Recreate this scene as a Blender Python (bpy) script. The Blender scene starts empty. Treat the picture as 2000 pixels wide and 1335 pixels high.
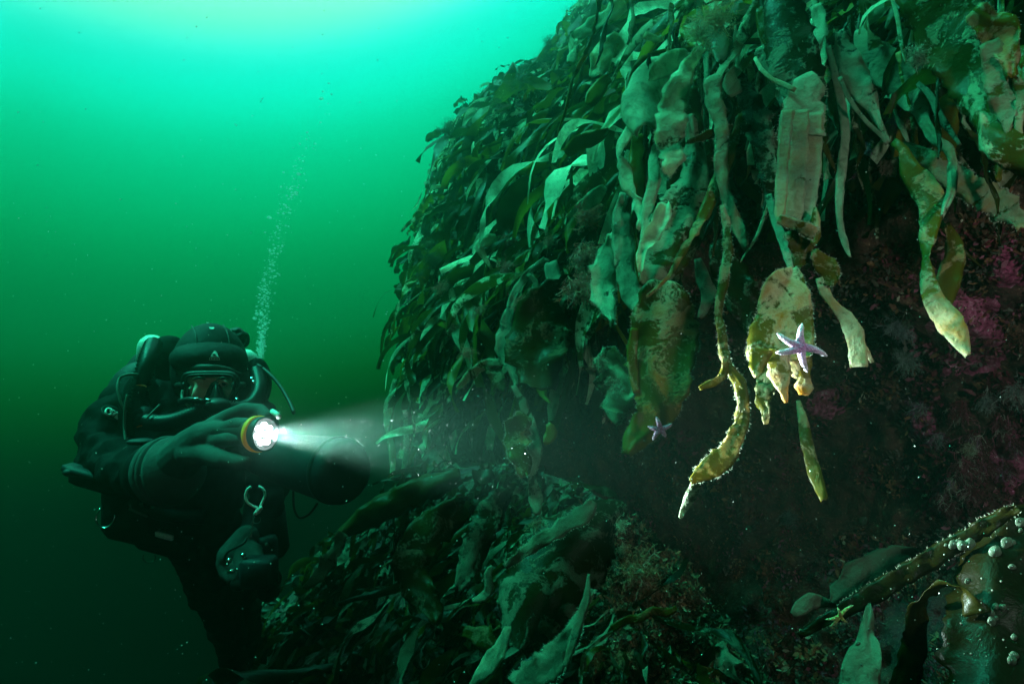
import bpy, math, random
import numpy as np
from mathutils import Vector, Matrix, noise
C = bpy.context.scene.collection
SC = bpy.context.scene
R = math.radians
rnd = random.Random(7)

# ------------------------------------------------------------------ camera
F = 1333.33          # focal length in photo pixels (24 mm on a 36 mm sensor, 2000 px wide)
PITCH = R(8)
cam_d = bpy.data.cameras.new('camera'); cam = bpy.data.objects.new('camera', cam_d); C.objects.link(cam)
cam_d.lens = 24; cam_d.sensor_width = 36; cam_d.clip_start = 0.02; cam_d.clip_end = 500
cam.rotation_euler = (R(90) + PITCH, 0, 0)
SC.camera = cam
CF = Vector((0, math.cos(PITCH), math.sin(PITCH))); CU = Vector((0, -math.sin(PITCH), math.cos(PITCH))); CR = Vector((1, 0, 0))
def P(px, py, d):
    return CR * ((px - 1000) / F * d) + CU * ((667.5 - py) / F * d) + CF * d
def pix(v):
    d = v.dot(CF)
    return 1000 + v.dot(CR) / d * F, 667.5 - v.dot(CU) / d * F, d

# ------------------------------------------------------------------ world: daylight coming down through green water
W = bpy.data.worlds.new('World'); SC.world = W; W.use_nodes = True
nt = W.node_tree; nt.nodes.clear()
def N(t, kind, **kw):
    n = t.nodes.new(kind)
    for k, v in kw.items(): setattr(n, k, v)
    return n
SUN_DIR = Vector((math.sin(R(-37)) * math.cos(R(64)), math.cos(R(-37)) * math.cos(R(64)), math.sin(R(64))))
sky = N(nt, 'ShaderNodeTexSky', sky_type='NISHITA'); sky.sun_disc = False
sky.sun_elevation = R(64); sky.sun_rotation = R(-37)
up = N(nt, 'ShaderNodeCombineXYZ'); up.inputs[2].default_value = 1.0
nt.links.new(up.outputs[0], sky.inputs[0])
bw = N(nt, 'ShaderNodeRGBToBW'); nt.links.new(sky.outputs[0], bw.inputs[0])
tc = N(nt, 'ShaderNodeTexCoord')
dot = N(nt, 'ShaderNodeVectorMath', operation='DOT_PRODUCT'); dot.inputs[1].default_value = SUN_DIR
nrm = N(nt, 'ShaderNodeVectorMath', operation='NORMALIZE')
nt.links.new(tc.outputs['Generated'], nrm.inputs[0]); nt.links.new(nrm.outputs[0], dot.inputs[0])
acs = N(nt, 'ShaderNodeMath', operation='ARCCOSINE'); nt.links.new(dot.outputs['Value'], acs.inputs[0])
dv = N(nt, 'ShaderNodeMath', operation='DIVIDE'); dv.inputs[1].default_value = math.pi
nt.links.new(acs.outputs[0], dv.inputs[0])
ramp = N(nt, 'ShaderNodeValToRGB'); nt.links.new(dv.outputs[0], ramp.inputs[0])
ramp.color_ramp.interpolation = 'B_SPLINE'
# angle from the bright patch of surface (degrees) -> radiance of the water
WATER = [(0.0, (0.37225, 4.03028, 3.20593)), (24.0, (0.49633, 2.77082, 2.26301)), (33.0, (1.24082, 1.25946, 0.94292)), (35.3, (0.22248, 1.38270, 1.54119)), (37.0, (0.00000, 1.18893, 1.23488)), (39.4, (0.00000, 1.23508, 1.01530)), (42.2, (0.00000, 0.82122, 0.49472)), (45.4, (0.00000, 0.64973, 0.31497)), (49.1, (0.00000, 0.45291, 0.15651)), (52.8, (0.00000, 0.27575, 0.08516)), (56.9, (0.00000, 0.21150, 0.06225)), (60.4, (0.00000, 0.09755, 0.00736)), (63.8, (0.00000, 0.02803, 0.00001)), (67.3, (0.00000, 0.00004, 0.00000)), (70.6, (0.00000, 0.00000, 0.00000)), (73.9, (0.00000, 0.00000, 0.00000)), (78.6, (0.00000, 0.00000, 0.00000)), (88.6, (0.00000, 0.00000, 0.00000)), (180.0, (0.00000, 0.00000, 0.00000))]
el = ramp.color_ramp.elements
WMAX = 40.0
for k, (deg, c) in enumerate(WATER):
    e = el[k] if k < 2 else el.new(deg / 180)
    e.position = deg / 180; e.color = (c[0] / WMAX, c[1] / WMAX, c[2] / WMAX, 1)
mulc = N(nt, 'ShaderNodeVectorMath', operation='MULTIPLY')
nt.links.new(ramp.outputs[0], mulc.inputs[0]); nt.links.new(bw.outputs[0], mulc.inputs[1])
bg = N(nt, 'ShaderNodeBackground'); bg.inputs['Strength'].default_value = 0.15
mulk = N(nt, 'ShaderNodeVectorMath', operation='SCALE'); mulk.inputs['Scale'].default_value = 2.2 * WMAX
nt.links.new(mulc.outputs[0], mulk.inputs[0]); nt.links.new(mulk.outputs[0], bg.inputs['Color'])
wo = N(nt, 'ShaderNodeOutputWorld'); nt.links.new(bg.outputs[0], wo.inputs[0])

# ------------------------------------------------------------------ sun (spread by the surface and the water) and the photographer's strobes
sl = bpy.data.lights.new('sun', 'SUN'); so = bpy.data.objects.new('sun', sl); C.objects.link(so)
sl.energy = 5.0; sl.angle = R(14); sl.color = (0.07, 1.0, 0.70)
so.rotation_euler = Vector((-.5, -.05, .87)).to_track_quat('Z', 'Y').to_euler()
def strobe(loc, aim, watts, deg, blend=1.0):
    l = bpy.data.lights.new('strobe', 'SPOT'); o = bpy.data.objects.new('strobe', l); C.objects.link(o)
    l.energy = watts; l.spot_size = R(deg); l.spot_blend = blend; l.shadow_soft_size = 0.06; l.color = (1.0, 0.93, 0.86)
    o.location = loc; o.rotation_euler = (Vector(loc) - aim).to_track_quat('Z', 'Y').to_euler()
for s_ in [((.75, -.1, .25), P(1850, 700, 1.2), 25, 62), ((-.45, -.15, .35), P(500, 800, 2.0), 3, 56)]: strobe(*s_)
SC.view_settings.view_transform = 'Standard'; SC.view_settings.look = 'None'
SC.view_settings.exposure = 1.0; SC.view_settings.gamma = 1; SC.view_settings.use_curve_mapping = False
SC.render.engine = 'CYCLES'
cy = SC.cycles
cy.use_denoising = True; cy.max_bounces = 6; cy.diffuse_bounces = 2; cy.glossy_bounces = 2; cy.transmission_bounces = 4
cy.volume_bounces = 1; cy.transparent_max_bounces = 6; cy.sample_clamp_indirect = 4

# ------------------------------------------------------------------ helpers
def mat(name, color=(.5, .5, .5), rough=.5, metal=0, emit=None, estr=0, spec=.15, bump=0, bscale=40, var=0, vscale=30):
    m = bpy.data.materials.new(name); m.use_nodes = True
    t = m.node_tree; b = t.nodes['Principled BSDF']
    b.inputs['Base Color'].default_value = (*color, 1); b.inputs['Roughness'].default_value = rough
    b.inputs['Metallic'].default_value = metal; b.inputs['Specular IOR Level'].default_value = spec
    if emit: b.inputs['Emission Color'].default_value = (*emit, 1); b.inputs['Emission Strength'].default_value = estr
    if bump or var:
        co = N(t, 'ShaderNodeTexCoord')
        n = N(t, 'ShaderNodeTexNoise'); n.inputs['Scale'].default_value = bscale; n.inputs['Detail'].default_value = 5
        t.links.new(co.outputs['Object'], n.inputs['Vector'])
        if bump:
            bp = N(t, 'ShaderNodeBump'); bp.inputs['Strength'].default_value = bump; bp.inputs['Distance'].default_value = .01
            t.links.new(n.outputs['Fac'], bp.inputs['Height']); t.links.new(bp.outputs[0], b.inputs['Normal'])
        if var:
            n2 = N(t, 'ShaderNodeTexNoise'); n2.inputs['Scale'].default_value = vscale; n2.inputs['Detail'].default_value = 6
            t.links.new(co.outputs['Object'], n2.inputs['Vector'])
            mr = N(t, 'ShaderNodeMapRange'); mr.inputs['From Min'].default_value = .3; mr.inputs['From Max'].default_value = .7
            mr.inputs['To Min'].default_value = 1 - var; mr.inputs['To Max'].default_value = 1 + var
            t.links.new(n2.outputs['Fac'], mr.inputs['Value'])
            vm = N(t, 'ShaderNodeVectorMath', operation='SCALE'); vm.inputs[0].default_value = color
            t.links.new(mr.outputs[0], vm.inputs['Scale']); t.links.new(vm.outputs[0], b.inputs['Base Color'])
    return m
def tag(o, label=None, cat=None, group=None, kind=None):
    if label: o['label'] = label
    if cat: o['category'] = cat
    if group: o['group'] = group
    if kind: o['kind'] = kind
    return o
def empty(name, loc, label, cat, group=None):
    o = bpy.data.objects.new(name, None); C.objects.link(o); o.location = loc; o.empty_display_size = .05
    return tag(o, label, cat, group)
def mesh_obj(name, V, Fc, m, parent=None, loc=None, smooth=True, attr=None):
    """V in world space; the object's origin goes to loc (or the parent's origin)."""
    org = Vector(parent['wloc']) if (parent is not None and 'wloc' in parent) else (parent.matrix_world.translation.copy() if False else None)
    if parent is not None:
        base = wl[parent.name]
        loc_w = Vector(loc) if loc is not None else base
    else:
        base = Vector((0, 0, 0)); loc_w = Vector(loc) if loc is not None else Vector((0, 0, 0))
    A = np.asarray([tuple(v) for v in V], dtype=np.float64) if not isinstance(V, np.ndarray) else V
    A = A - np.array(loc_w)
    me = bpy.data.meshes.new(name); me.from_pydata(A.tolist(), [], Fc if isinstance(Fc, list) else Fc.tolist()); me.update()
    if smooth: me.polygons.foreach_set('use_smooth', [True] * len(me.polygons))
    if attr is not None:
        ca = me.color_attributes.new('tint', 'FLOAT_COLOR', 'POINT')
        ca.data.foreach_set('color', np.asarray(attr, dtype=np.float32).ravel())
    if m: me.materials.append(m)
    o = bpy.data.objects.new(name, me); C.objects.link(o)
    if parent is not None: o.parent = parent
    o.location = loc_w - base
    wl[o.name] = loc_w
    return o
wl = {}
def thing(name, loc, label, cat, group=None):
    o = empty(name, loc, label, cat, group); wl[o.name] = Vector(loc); return o

class MB:
    def __init__(s): s.v = []; s.f = []
    def add(s, vs, fs):
        b = len(s.v); s.v += [Vector(v) for v in vs]; s.f += [tuple(i + b for i in f) for f in fs]; return s
    def tube(s, pts, rad, n=10, cap=True, corr=0.0, sub=1):
        pts = [Vector(p) for p in pts]
        rad = rad if isinstance(rad, (list, tuple)) else [rad] * len(pts)
        if sub > 1: pts, rad = smooth_path(pts, rad, sub)
        vs = []; fs = []; up_ = None
        for i, p in enumerate(pts):
            t = (pts[min(i + 1, len(pts) - 1)] - pts[max(i - 1, 0)])
            if t.length < 1e-9: t = Vector((0, 0, 1))
            t.normalize()
            if up_ is None: up_ = t.orthogonal().normalized()
            up_ = (up_ - t * up_.dot(t)); up_.normalize(); sd = t.cross(up_)
            r = rad[i] * (1 + (corr if i % 2 else -corr))
            for k in range(n):
                a = 2 * math.pi * k / n; vs.append(p + (up_ * math.cos(a) + sd * math.sin(a)) * r)
        for i in range(len(pts) - 1):
            for k in range(n):
                fs.append((i * n + k, i * n + (k + 1) % n, (i + 1) * n + (k + 1) % n, (i + 1) * n + k))
        if cap:
            fs.append(tuple(range(n))[::-1]); fs.append(tuple((len(pts) - 1) * n + k for k in range(n)))
        return s.add(vs, fs)
    def ell(s, c, ax, n=16, m=10):
        """ellipsoid; ax = three axis vectors"""
        c = Vector(c); a, b, d = [Vector(x) for x in ax]; vs = [c + d]; fs = []
        for i in range(1, m):
            th = math.pi * i / m
            for k in range(n):
                ph = 2 * math.pi * k / n
                vs.append(c + a * (math.sin(th) * math.cos(ph)) + b * (math.sin(th) * math.sin(ph)) + d * math.cos(th))
        vs.append(c - d); L = len(vs) - 1
        for k in range(n): fs.append((0, 1 + k, 1 + (k + 1) % n))
        for i in range(m - 2):
            for k in range(n): fs.append((1 + i * n + k, 1 + (i + 1) * n + k, 1 + (i + 1) * n + (k + 1) % n, 1 + i * n + (k + 1) % n))
        for k in range(n): fs.append((L, L - n + (k + 1) % n, L - n + k))
        return s.add(vs, fs)
    def ball(s, c, r, n=10, m=7): return s.ell(c, (CR * r, CU * r, CF * r), n, m)
    def lathe(s, c, axis, prof, n=24):
        """prof = [(distance along axis, radius)]"""
        axis = Vector(axis).normalized(); u = axis.orthogonal().normalized(); w = axis.cross(u); c = Vector(c); vs = []; fs = []
        for (h, r) in prof:
            for k in range(n):
                a = 2 * math.pi * k / n; vs.append(c + axis * h + (u * math.cos(a) + w * math.sin(a)) * max(r, 1e-4))
        for i in range(len(prof) - 1):
            for k in range(n): fs.append((i * n + k, i * n + (k + 1) % n, (i + 1) * n + (k + 1) % n, (i + 1) * n + k))
        fs.append(tuple(range(n))[::-1]); fs.append(tuple((len(prof) - 1) * n + k for k in range(n)))
        return s.add(vs, fs)
    def ring(s, c, ax1, ax2, r, a0=0, a1=360, n=32, m=8):
        pts = [Vector(c) + Vector(ax1) * math.cos(R(a0 + (a1 - a0) * k / n)) + Vector(ax2) * math.sin(R(a0 + (a1 - a0) * k / n)) for k in range(n + 1)]
        return s.tube(pts, r, m)
    def box(s, c, ax, bev=.12):
        """box with chamfered edges; ax = three half-axis vectors"""
        c = Vector(c); a, b, d = [Vector(x) for x in ax]; vs = []
        q = 1 - bev
        for (i, j, k) in [(x, y, z) for x in (-1, 1) for y in (-1, 1) for z in (-1, 1)]:
            vs += [c + a * i + b * j * q + d * k * q, c + a * i * q + b * j + d * k * q, c + a * i * q + b * j * q + d * k]
        import bmesh
        bm = bmesh.new(); [bm.verts.new(v) for v in vs]
        r_ = bmesh.ops.convex_hull(bm, input=bm.verts); bm.verts.index_update()
        bm.verts.ensure_lookup_table()
        V = [v.co.copy() for v in bm.verts]; Fs = [tuple(v.index for v in f.verts) for f in bm.faces]; bm.free()
        return s.add(V, Fs)
    def build(s, name, m, parent=None, loc=None, smooth=True):
        return mesh_obj(name, s.v, [tuple(f) for f in s.f], m, parent, loc, smooth)
def cr(p0, p1, p2, p3, t):
    return 0.5 * ((2 * p1) + (-p0 + p2) * t + (2 * p0 - 5 * p1 + 4 * p2 - p3) * t * t + (-p0 + 3 * p1 - 3 * p2 + p3) * t ** 3)
def smooth_path(pts, rad, sub):
    o = []; ro = []; n = len(pts)
    for i in range(n - 1):
        a, b, c, d = pts[max(i - 1, 0)], pts[i], pts[i + 1], pts[min(i + 2, n - 1)]
        for k in range(sub):
            t = k / sub; o.append(cr(a, b, c, d, t)); ro.append(rad[i] + (rad[i + 1] - rad[i]) * t)
    o.append(pts[-1]); ro.append(rad[-1]); return o, ro
def lerp(a, b, t): return a + (b - a) * t
def sstep(a, b, x):
    t = min(1, max(0, (x - a) / (b - a))); return t * t * (3 - 2 * t)
def interp(tab, x): return float(np.interp(x, [t[0] for t in tab], [t[1] for t in tab]))

# ------------------------------------------------------------------ the water itself (colours and dims what is far)
def make_haze():
    mb = MB(); lo, hi = (-6.2, -1.2, -5.4), (7.2, 8.2, 5.3); mb.add([Vector((x, y, z)) for x in (lo[0], hi[0]) for y in (lo[1], hi[1]) for z in (lo[2], hi[2])],
        [(0, 1, 3, 2), (4, 6, 7, 5), (0, 4, 5, 1), (2, 3, 7, 6), (0, 2, 6, 4), (1, 5, 7, 3)])
    m = bpy.data.materials.new('green_water'); m.use_nodes = True; t = m.node_tree; t.nodes.clear()
    v = N(t, 'ShaderNodeVolumePrincipled'); o = N(t, 'ShaderNodeOutputMaterial')
    v.inputs['Color'].default_value = (.06, .185, .14, 1); v.inputs['Density'].default_value = .25
    v.inputs['Absorption Color'].default_value = (.01, .33, .20, 1)
    v.inputs['Anisotropy'].default_value = .94
    t.links.new(v.outputs[0], o.inputs['Volume'])
    ob = mb.build('haze', m, smooth=False); tag(ob, 'green sea water filling the scene', None, None, 'stuff')
if True: make_haze()

# ------------------------------------------------------------------ materials of the reef
def kelp_material(name, hue_a, hue_b, glossy=.34):
    m = bpy.data.materials.new(name); m.use_nodes = True; t = m.node_tree; L = t.links.new
    b = t.nodes['Principled BSDF']; out = t.nodes['Material Output']; b.inputs['Specular IOR Level'].default_value = .14
    at = N(t, 'ShaderNodeAttribute', attribute_name='tint'); sp = N(t, 'ShaderNodeSeparateColor'); L(at.outputs['Color'], sp.inputs[0])
    geo = N(t, 'ShaderNodeNewGeometry'); co = geo.outputs['Position']
    def noise_(s, d=5, r=.6, dist=0):
        n = N(t, 'ShaderNodeTexNoise'); n.inputs['Scale'].default_value = s; n.inputs['Detail'].default_value = d
        n.inputs['Roughness'].default_value = r; n.inputs['Distortion'].default_value = dist; L(co, n.inputs['Vector']); return n.outputs['Fac']
    def math_(op, a, b_=0.0, c_=None, clamp=False):
        n = N(t, 'ShaderNodeMath', operation=op); n.use_clamp = clamp
        for i, x in enumerate((a, b_, c_)):
            if x is None: continue
            if isinstance(x, (int, float)): n.inputs[i].default_value = x
            else: L(x, n.inputs[i])
        return n.outputs[0]
    def mix_(f, a, b_):
        n = N(t, 'ShaderNodeMix', data_type='RGBA')
        for i, x in ((0, f), (6, a), (7, b_)):
            if isinstance(x, (tuple, float, int)): n.inputs[i].default_value = (*x, 1) if isinstance(x, tuple) else x
            else: L(x, n.inputs[i])
        return n.outputs[2]
    n1 = noise_(13, 5, .62, 1.2); n2 = noise_(150, 3, .6); n3 = noise_(9, 3); n4 = noise_(420, 2)
    mx = math_('ADD', math_('MULTIPLY', n1, .80), math_('MULTIPLY', n2, .20))
    nn = math_('MULTIPLY_ADD', mx, 2.7, -.85)                       # about 0..1
    mask = math_('MULTIPLY', math_('ADD', nn, math_('SUBTRACT', sp.outputs[0], 1.0)), 7.0, None, True)
    hue = math_('ADD', sp.outputs[1], math_('MULTIPLY_ADD', n3, 1.0, -.5), None, True)
    bare = mix_(hue, hue_a, hue_b)
    n5 = noise_(5.5, 3, .5, .5); n6 = noise_(32, 5, .65, .8)
    crust = mix_(math_('MULTIPLY_ADD', n5, 3.6, -1.3, True), (.22, .36, .25), (.62, .72, .52))
    crust = mix_(math_('MULTIPLY_ADD', n6, 3.0, -1.35, True), crust, (.15, .15, .09))
    crust = mix_(math_('MULTIPLY_ADD', n4, 1.6, -.9, True), crust, (.42, .46, .36))
    mus = mix_(math_('MULTIPLY', sp.outputs[1], 1.25, None, True), crust, (.50, .20, .010))
    crust = mix_(math_('MULTIPLY_ADD', n1, 3.0, -1.1, True), crust, mus)
    col = mix_(mask, bare, crust)
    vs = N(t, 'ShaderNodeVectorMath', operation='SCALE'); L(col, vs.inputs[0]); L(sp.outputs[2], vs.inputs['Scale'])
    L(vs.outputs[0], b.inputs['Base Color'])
    rg = math_('MULTIPLY_ADD', mask, .35, glossy); L(rg, b.inputs['Roughness'])
    bp = N(t, 'ShaderNodeBump'); bp.inputs['Strength'].default_value = .7; bp.inputs['Distance'].default_value = .0035
    L(math_('ADD', math_('MULTIPLY', n2, mask), math_('ADD', math_('MULTIPLY', n1, .5), math_('MULTIPLY', n6, 1.1))), bp.inputs['Height']); L(bp.outputs[0], b.inputs['Normal'])
    tr = N(t, 'ShaderNodeBsdfTranslucent'); L(vs.outputs[0], tr.inputs['Color'])
    ms = N(t, 'ShaderNodeMixShader'); ms.inputs[0].default_value = .48
    L(b.outputs[0], ms.inputs[1]); L(tr.outputs[0], ms.inputs[2]); L(ms.outputs[0], out.inputs['Surface'])
    return m
KELP = kelp_material('kelp', (.022, .034, .006), (.17, .13, .012))
def rock_material():
    m = bpy.data.materials.new('reef_rock'); m.use_nodes = True; t = m.node_tree; L = t.links.new
    b = t.nodes['Principled BSDF']; co = N(t, 'ShaderNodeNewGeometry').outputs['Position']
    def nz(s, d=6, r=.6):
        n = N(t, 'ShaderNodeTexNoise'); n.inputs['Scale'].default_value = s; n.inputs['Detail'].default_value = d; n.inputs['Roughness'].default_value = r
        L(co, n.inputs['Vector']); return n.outputs['Fac']
    def rmp(f, st):
        r_ = N(t, 'ShaderNodeValToRGB'); e = r_.color_ramp.elements
        for k, (p, c) in enumerate(st):
            q = e[k] if k < 2 else e.new(p)
            q.position = p; q.color = (*c, 1)
        L(f, r_.inputs[0]); return r_.outputs[0]
    def mix_(f, a, c):
        n = N(t, 'ShaderNodeMix', data_type='RGBA'); L(f, n.inputs[0])
        for i, x in ((6, a), (7, c)):
            if isinstance(x, tuple): n.inputs[i].default_value = (*x, 1)
            else: L(x, n.inputs[i])
        return n.outputs[2]
    base = rmp(nz(14), [(.3, (.012, .009, .007)), (.45, (.06, .030, .020)), (.55, (.09, .03, .025)), (.7, (.17, .085, .05))])
    maro = rmp(nz(5, 4), [(.5, (0, 0, 0)), (.66, (1, 1, 1))])
    base = mix_(maro, base, (.10, .015, .03))
    spk = rmp(nz(130, 3, .7), [(.60, (0, 0, 0)), (.72, (1, 1, 1))])
    base = mix_(spk, base, (.40, .24, .15))
    L(base, b.inputs['Base Color']); b.inputs['Roughness'].default_value = .8
    bp = N(t, 'ShaderNodeBump'); bp.inputs['Strength'].default_value = 1; bp.inputs['Distance'].default_value = .02
    L(nz(45), bp.inputs['Height']); L(bp.outputs[0], b.inputs['Normal'])
    return m
ROCK = rock_material()
def weed_material(name, translucent=.3):
    m = bpy.data.materials.new(name); m.use_nodes = True; t = m.node_tree; L = t.links.new
    b = t.nodes['Principled BSDF']; out = t.nodes['Material Output']
    at = N(t, 'ShaderNodeAttribute', attribute_name='tint'); L(at.outputs['Color'], b.inputs['Base Color'])
    b.inputs['Roughness'].default_value = .6
    tr = N(t, 'ShaderNodeBsdfTranslucent'); L(at.outputs['Color'], tr.inputs['Color'])
    ms = N(t, 'ShaderNodeMixShader'); ms.inputs[0].default_value = translucent
    L(b.outputs[0], ms.inputs[1]); L(tr.outputs[0], ms.inputs[2]); L(ms.outputs[0], out.inputs['Surface'])
    return m
WEED = weed_material('weed')

# ------------------------------------------------------------------ the reef wall
SIL = [(-700, 1700), (-500, 1560), (-200, 1300), (-60, 1190), (0, 1135), (60, 1090), (110, 1050), (165, 955), (230, 890), (300, 850), (400, 826), (480, 808), (560, 796), (640, 790), (740, 794), (850, 804), (1000, 815), (1400, 820), (2000, 860)]
DE = [(-600, 4.9), (0, 5.0), (150, 5.2), (250, 4.9), (400, 4.3), (640, 3.7), (850, 3.5), (1400, 3.4)]
def xs(py): return interp(SIL, py)
def Dsmooth(px, py):
    x0 = xs(py); de = interp(DE, py)
    t = max(0.0, (px - x0) / (2150 - x0))
    inv = 1 / de + (t ** .85) * (1 / 1.32 - 1 / de)
    d = 1 / inv
    # undercuts: the lit ledge above, the recess below
    d += .55 * sstep(470, 760, py) * sstep(880, 1150, px) * (1 - .45 * sstep(1650, 1950, px))
    g = math.exp(-(((px - 900) / 130) ** 2 + ((py - 850) / 75) ** 2)); d += .5 * g
    d -= .35 * math.exp(-(((px - 1500) / 420) ** 2 + ((py - 20) / 170) ** 2))
    d -= .25 * sstep(900, 1300, py) * sstep(1200, 1500, px)
    return d
def wallD(px, py, fine=True):
    d = Dsmooth(px, py); p = P(px, py, d)
    q = noise.fractal(p * 2.3, 1.0, 2.0, 3) * .13
    if fine: q += noise.fractal(p * 9 + Vector((5, 1, 2)), .9, 2.1, 4) * .06 + abs(noise.noise(p * 16)) * .035 - abs(noise.noise(p * 6 + Vector((4, 4, 4)))) * .05
    return d + q * (.5 + .25 * d / 2)
def make_wall():
    nr, nc, nb = 330, 270, 6
    V = []
    for i in range(nr):
        py = -260 + 1930 * i / (nr - 1)
        x0 = xs(py); row = []
        for j in range(nb, 0, -1):                                   # the side turned away, wrapping back
            V.append(P(x0 + 40 * j + 14 * j * j, py, interp(DE, py) + .10 * j + .03 * j * j))
        for j in range(nc):
            t = j / (nc - 1); px = x0 + (2750 - x0) * (t ** 1.15) + 1400 * max(0, t - .8) ** 1.5 * 5
            q = sstep(1250, 1900, px); yy = py * (1 + 2.6 * q) if py < 0 else py       # unseen overhang towards the viewer, added to shade the lower right
            V.append(P(px, yy, max(.42, wallD(px, yy) * (1 - .42 * q * sstep(60, 700, -yy)))))
    w = nc + nb; Fc = [(i * w + j, i * w + j + 1, (i + 1) * w + j + 1, (i + 1) * w + j) for i in range(nr - 1) for j in range(w - 1)]
    o = mesh_obj('reef_wall', V, Fc, ROCK, loc=P(1500, 700, 2)); tag(o, 'dark overgrown underwater rock wall', None, None, 'structure')
make_wall()
# the lower mound
MS = [(430, 1560), (505, 1300), (520, 1210), (560, 1170), (610, 1112), (650, 1062), (700, 1010), (765, 952), (850, 915), (1000, 905), (1100, 935), (1200, 985), (1320, 1080), (1500, 1330), (1700, 1500)]
def mtop(px): return interp(MS, px)
def moundD(px, py, fine=True):
    y0 = mtop(px); t = max(0, (py - y0) / 420); dd = interp([(430, 3.0), (760, 2.9), (1000, 2.5), (1200, 1.9), (1500, 1.7)], px)
    inv = 1 / dd + (min(t, 2.2) ** .8) * (.16); d = 1 / inv
    p = P(px, py, d); q = noise.fractal(p * 3.1 + Vector((9, 0, 0)), 1.0, 2.0, 3) * .10
    if fine: q += noise.fractal(p * 11, .9, 2.1, 3) * .03
    return d + q
def make_mound():
    nr, nc, nb = 110, 130, 6; V = []
    for j in range(nc):
        px = 432 + (1690 - 432) * j / (nc - 1); y0 = mtop(px)
        for k in range(nb, 0, -1): V.append(P(px, y0 + 12 * k + 6 * k * k, moundD(px, y0, False) + .2 * k + .05 * k * k))
        for i in range(nr): 
            py = y0 + 900 * (i / (nr - 1)) ** 1.2; V.append(P(px, py, moundD(px, py)))
    w = nr + nb; Fc = [(i * w + j, i * w + j + 1, (i + 1) * w + j + 1, (i + 1) * w + j) for i in range(nc - 1) for j in range(w - 1)]
    o = mesh_obj('reef_mound', V, Fc, ROCK, loc=P(900, 1200, 2.3)); tag(o, 'low rock mound at the foot of the wall', None, None, 'structure')
make_mound()
def surf(px, py, which):
    return P(px, py, moundD(px, py, False) if which == 'm' else wallD(px, py, False))
def surf_n(px, py, which):
    a = surf(px, py, which); b = surf(px + 14, py, which); c = surf(px, py + 14, which)
    n = (b - a).cross(a - c); n.normalize()
    if n.dot(a) > 0: n.negate()
    return a, n

# ------------------------------------------------------------------ kelp fronds
def blade_mesh(base, dirv, nrm_, L, w, rows=9, cols=3, curl=.5, twist=0., ruf=.3, seed=0, droop=0.6, tip=.15):
    """a hanging strap: starts at base, heads along dirv, droops; returns verts (rows*cols), faces"""
    r_ = random.Random(seed); V = []; p = Vector(base); d = Vector(dirv).normalized(); n = Vector(nrm_)
    ph = r_.uniform(0, 6.28); ph2 = r_.uniform(0, 6.28); k1 = r_.uniform(.6, 1.6); side0 = d.cross(n).normalized()
    for i in range(rows):
        s = i / (rows - 1)
        wd = w * (min(1, .25 + s * 2.2)) * (1 - (1 - tip) * max(0, (s - .6) / .4) ** 1.6) * (1 + .15 * math.sin(9 * s + ph))
        tw = twist * s + .5 * math.sin(k1 * 4 * s + ph2)
        sd = side0 * math.cos(tw) + n * math.sin(tw); sd = (sd - d * sd.dot(d)).normalized(); nn = sd.cross(d)
        for j in range(cols):
            u = j / (cols - 1) * 2 - 1
            off = nn * (w * (ruf * math.sin(14 * s + ph + (2.2 if u > 0 else 0)) * abs(u) + curl * (u * u - .5) * .6))
            V.append(p + sd * (u * wd) + off)
        d = (d + Vector((0, 0, -1)) * droop / rows + (n * math.sin(6 * s + ph2) * 1.3 + side0 * math.sin(6 * s + ph) * 1.8) * 1.7 / rows).normalized()
        p = p + d * (L / (rows - 1))
    Fc = [(i * cols + j, i * cols + j + 1, (i + 1) * cols + j + 1, (i + 1) * cols + j) for i in range(rows - 1) for j in range(cols - 1)]
    return V, Fc
GRP_W = 'kelp fronds matted over the far shoulder of the wall'
GRP_M = 'kelp fronds draped over the low mound'
def rand_tint(r_, px=None):
    k = r_.random()
    if k < .50: return (r_.uniform(0, .2), r_.uniform(0, .3), r_.uniform(.5, 1.1), 1)
    if k < .68: return (r_.uniform(.05, .25), r_.uniform(.5, 1.0), r_.uniform(.8, 1.5), 1)
    if k < .84: return (r_.uniform(.35, .6), r_.uniform(.0, .4), r_.uniform(.7, 1.0), 1)
    return (r_.uniform(.9, 1.2), r_.uniform(0, .15), r_.uniform(1.1, 1.9), 1)
def wall_pos(r_):
    while True:
        py = r_.uniform(-60, 900); x0 = xs(py)
        px = x0 + (r_.random() ** .85) * 900 - 2
        if px > 2050: continue
        lim = interp([(-60, 2050), (60, 1900), (140, 1500), (300, 1300), (420, 1240), (520, 1130), (760, 990), (800, 900), (900, 830)], py)
        if px < lim: return px, py
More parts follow.
